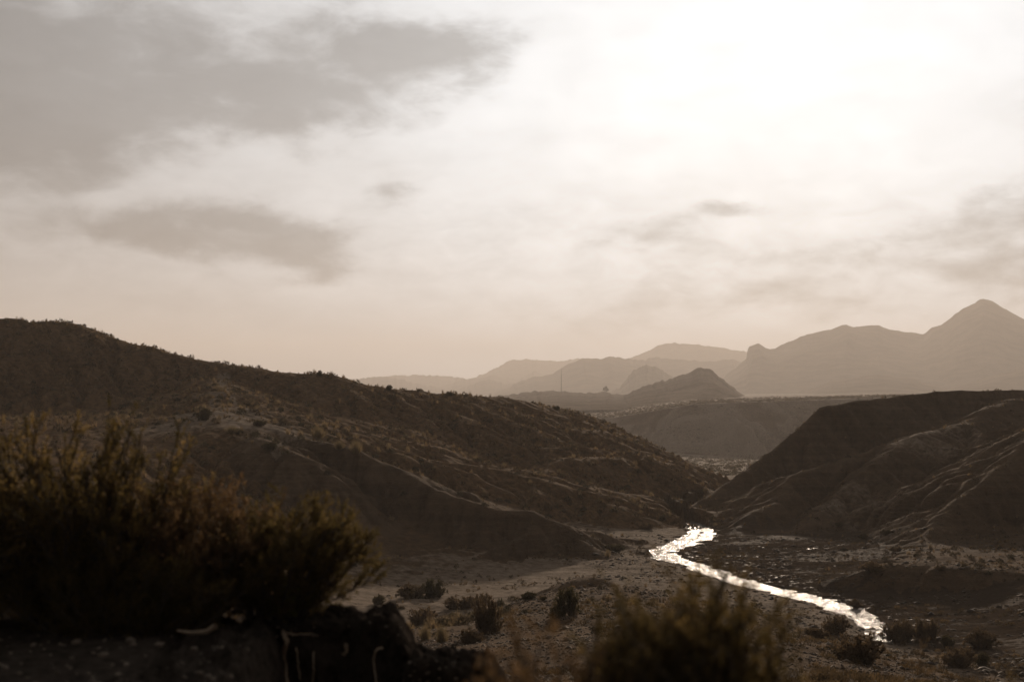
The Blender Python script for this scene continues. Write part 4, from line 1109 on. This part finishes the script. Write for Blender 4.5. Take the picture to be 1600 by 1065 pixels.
# ------------------------------------------------------------------ dark soil bank with roots, stones on the terrace
def soil_block(name, label, x0, x1, y0, y1, ztop, depth, seed, kindf='structure'):
    nu, nvv = 90, 70
    u = np.linspace(0, 1, nu); t = np.linspace(0, 1, nvv)
    # profile from behind over the top and down the front face
    prof = []
    for tt in t:
        if tt < .42: k = tt / .42; prof.append((y1 + (y0 - y1) * k, ztop))
        else: k = (tt - .42) / .58; prof.append((y0 + .10 * k, ztop - depth * k))
    prof = np.array(prof)
    # round the edge
    for _ in range(3): prof[1:-1] = (prof[:-2] + prof[1:-1] * 2 + prof[2:]) / 4
    UX, TY = np.meshgrid(u, np.arange(nvv), indexing='ij')
    Xb = x0 + (x1 - x0) * UX; Yb = prof[TY, 0]; Zb = prof[TY, 1]
    edge = np.minimum(UX, 1 - UX) * (x1 - x0)
    drop = np.clip(1 - edge / .16, 0, 1) ** 2
    Zb = Zb - drop * .34; Yb = Yb + drop * .22
    n1 = fbm(Xb * 5 + seed, Zb * 5 + Yb * 3, 4, seed); n2 = fbm(Xb * 17 + seed, Zb * 17 + Yb * 11, 3, seed + 5)
    Yb = Yb - n1 * .13 - n2 * .06; Zb = Zb + n1 * .05 + fbm(Xb * 9, Yb * 9, 4, seed + 8, .65) * .10 + n2 * .03
    V = np.stack([Xb, Yb, Zb], -1).reshape(-1, 3)
    i, j = np.meshgrid(np.arange(nu - 1), np.arange(nvv - 1), indexing='ij'); v = (i * nvv + j).ravel()
    o = obj(name, mesh_from(name, V, np.stack([v, v + 1, v + nvv + 1, v + nvv], 1)), M_SOIL)
    return tag(o, label, None, None, kindf)
bank = soil_block("soil_bank", "dark crumbling soil bank with pale roots hanging from its cut face", -1.92, -.72, 9.12, 9.62, TZ + .0, 2.2, 3)
mound = soil_block("soil_mound", "lower dark soil mound right of the bank with roots", -.80, -.02, 8.72, 9.12, TZ - .19, 2.1, 9)
wedge = soil_block("soil_bank", "dark pebbly soil edge left of the rooted bank", -2.45, -1.58, 7.2, 9.5, TZ - .03, 1.9, 15)
from mathutils.bvhtree import BVHTree
def bvh_of(o): return BVHTree.FromPolygons([v.co[:] for v in o.data.vertices], [p.vertices[:] for p in o.data.polygons])
BANKV = bvh_of(bank)
def root_part(pts, r0, r1, parent, Yd=8.98):
    P = np.array([((px - 800) / FPX * Yd, Yd, CZ + ray(px, py)[1] * Yd) for px, py in pts])
    tt = np.linspace(0, len(P) - 1, len(P) * 5); P2 = np.stack([np.interp(tt, np.arange(len(P)), P[:, k]) for k in range(3)], 1)
    for _ in range(2): P2[1:-1] = (P2[:-2] + 2 * P2[1:-1] + P2[2:]) / 4
    for q in range(len(P2)):
        dv = Vector(P2[q]) - Vector((0, 0, CZ)); h_ = BANKV.ray_cast(Vector((0, 0, CZ)), dv.normalized())
        if h_[0] is not None: P2[q] = np.array(h_[0]) - np.array(dv.normalized()) * (.03 if q > 0 else -.03)
    for _ in range(3): P2[1:-1] = (P2[:-2] + 2 * P2[1:-1] + P2[2:]) / 4
    P2[:, 1] -= .012
    P2 += np.random.default_rng(int(pts[0][0])).normal(0, .004, P2.shape)
    v, f = tubes(P2[None], r0 * 1.4, r1 * 1.3, 6)
    me = mesh_from("root", v, f); obj("root", me, M_ROOT, parent)
for pts, r0, r1 in (([(446, 985), (452, 1000), (446, 1018), (450, 1040), (452, 1070)], .013, .010), ([(450, 1016), (443, 1024), (434, 1030)], .008, .003),
                    ([(410, 1008), (409, 1024), (412, 1036), (422, 1046), (426, 1070)], .014, .009), ([(449, 989), (470, 990), (492, 988)], .006, .003),
                    ([(466, 1010), (469, 1030), (472, 1060)], .004, .003), ([(543, 1005), (545, 1015), (540, 1022), (536, 1018)], .011, .003),
                    ([(599, 1009), (588, 1016), (586, 1034), (590, 1068)], .006, .004), ([(493, 1015), (493, 1045), (492, 1070)], .004, .003), ([(412, 1040), (416, 1056), (418, 1072)], .005, .003)):
    root_part(pts, r0, r1, bank)
# pale broken stick
sp_ = np.array([[-2.19, 8.45, TZ + .06], [-2.08, 8.4, TZ + .055], [-1.99, 8.42, TZ + .06], [-1.93, 8.4, TZ + .10]])
v, f = tubes(sp_[None], .008, .022, 6)
tag(obj("broken_stick", mesh_from("broken_stick", v, f), M_ROOT), "pale broken stick lying on the dark soil under the thicket", "stick")

peb = []
for k in range(5):
    r_ = np.random.default_rng(700 + k); pvv = OV * (1 + .16 * r_.normal(0, 1, (len(OV), 1))) * np.array([1, r_.uniform(.65, .95), r_.uniform(.45, .7)])
    me = mesh_from("pebble", pvv, OF, False); me.materials.append(M_STONE); peb.append(me)
rp = np.random.default_rng(77)
def top_of(blocks):
    out = []
    for o in blocks:
        me = o.data; out.append(BVHTree.FromPolygons([v.co[:] for v in me.vertices], [p.vertices[:] for p in me.polygons]))
    return out
BV = top_of([bank, mound, wedge])
def surf(x, y):
    z = float(terrain(np.array([x]), np.array([y]))[0])
    for b in BV:
        h_ = b.ray_cast(Vector((x, y, CZ + 1)), Vector((0, 0, -1)))
        if h_[0] is not None: z = max(z, h_[0].z)
    return z
def put_pebble(x, y, s, label, group, z=None):
    o = obj("pebble", peb[int(rp.integers(0, 5))], None, None, (x, y, (surf(x, y) if z is None else z) + s * .15), (float(rp.uniform(-.4, .4)), float(rp.uniform(-.4, .4)), float(rp.uniform(0, 6.28))), (s, s, s))
    tag(o, label, "pebble", group)
for i in range(130):
    y = float(rp.uniform(6.9, 8.7)); px = float(rp.uniform(-20, 395)); s = float(np.clip(rp.lognormal(-4.25, .45), .007, .045))
    put_pebble((px - 800) / FPX * y, y, s, "small pale pebble on the dark soil at lower left", "pebbles on the terrace soil")
for (px, y, s, lb) in ((160, 7.25, .036, "largest pale pebble near the bottom edge at lower left"), (192, 7.5, .025, "tan pebble above and right of the largest pebble"), (320, 7.15, .030, "grey white pebble left of the soil edge near the bottom"),
                       (237, 7.3, .022, "brownish pebble midway along the bottom left soil"), (38, 7.55, .02, "pale pebble alone near the left edge")):
    put_pebble((px - 800) / FPX * y, y, s, lb, None)
def face_pebbles(bv, n, xr, zr, label, group):
    for i in range(n):
        x = float(rp.uniform(*xr)); z = float(rp.uniform(*zr))
        h_ = bv.ray_cast(Vector((x, 5, z)), Vector((0, 1, 0)))
        if h_[0] is None: continue
        s = float(np.clip(rp.lognormal(-4.5, .45), .006, .026))
        put_pebble(h_[0].x, h_[0].y - s * .3, s, label, group, h_[0].z - s * .15)
face_pebbles(BV[2], 26, (-2.0, -1.65), (TZ - .5, TZ + .05), "pale pebble in the soil edge left of the rooted bank", "pebbles in the left soil edge")
face_pebbles(BV[1], 44, (-.8, -.35), (TZ - .6, TZ - .1), "pale pebble in the dark soil between bank and mound", "pebbles between bank and mound")
face_pebbles(BV[0], 22, (-1.85, -.75), (TZ - .12, TZ + .05), "pale pebble along the top edge of the rooted bank", "pebbles along the bank edge")

# ------------------------------------------------------------------ radio mast and lone tree in the haze
mb = at(877, 611, 3190, 1.0); mtop = at(877, 573, 3190, 1.0); mh = mtop[2] - mb[2] + 2
mast = obj("radio_mast", None, None, None, (mb[0], mb[1], mb[2] - 2)); tag(mast, "thin lattice radio mast standing on the hazy low ridge", "mast")
legs = [np.array([[1.0 * math.cos(a), 1.0 * math.sin(a), 0], [.16 * math.cos(a), .16 * math.sin(a), mh * .86]]) for a in (0.3, 2.39, 4.49)]
for L_ in legs:
    v, f = tubes(np.linspace(L_[0], L_[1], 4)[None], .26, .2, 4); obj("leg", mesh_from("leg", v, f), M_STEEL, mast)
seg = []
nb = 12
for i in range(nb):
    for k in range(3):
        a, b_ = legs[k], legs[(k + 1) % 3]
        p = a[0] + (a[1] - a[0]) * i / nb; q = b_[0] + (b_[1] - b_[0]) * (i + 1) / nb
        seg.append(np.stack([p, q]))
v, f = tubes(np.array(seg), .10, .10, 3); tag(obj("bracing", mesh_from("bracing", v, f), M_STEEL, mast), kind='stuff')
v, f = tubes(np.array([[[0, 0, mh * .85], [0, 0, mh]]]), .22, .12, 5); obj("antenna", mesh_from("antenna", v, f), M_STEEL, mast)
for a in (0.3, 2.39, 4.49):
    v, f = tubes(np.array([[[0, 0, mh * .7], [16 * math.cos(a), 16 * math.sin(a), -1.]]]), .05, .05, 3); obj("guy_wire", mesh_from("guy_wire", v, f), M_STEEL, mast)
tb = at(946, 613, 3225, 1.0)
tree = obj("tree", None, None, None, (tb[0], tb[1], tb[2] - 1.2)); tag(tree, "lone small tree dim in the haze right of the mast", "tree")
w, f, _ = bush_meshes("tree", 901, 7, 7, 19., 14, 6, 5, 8, 1.6, .36, OLIVE, twl=1.2, low=.45)
w.materials.append(M_WOOD); f.materials.append(M_TUFT); obj("trunk", w, None, tree); tag(obj("crown", f, None, tree), kind='stuff')
print("done", round(time.time() - T0, 1))
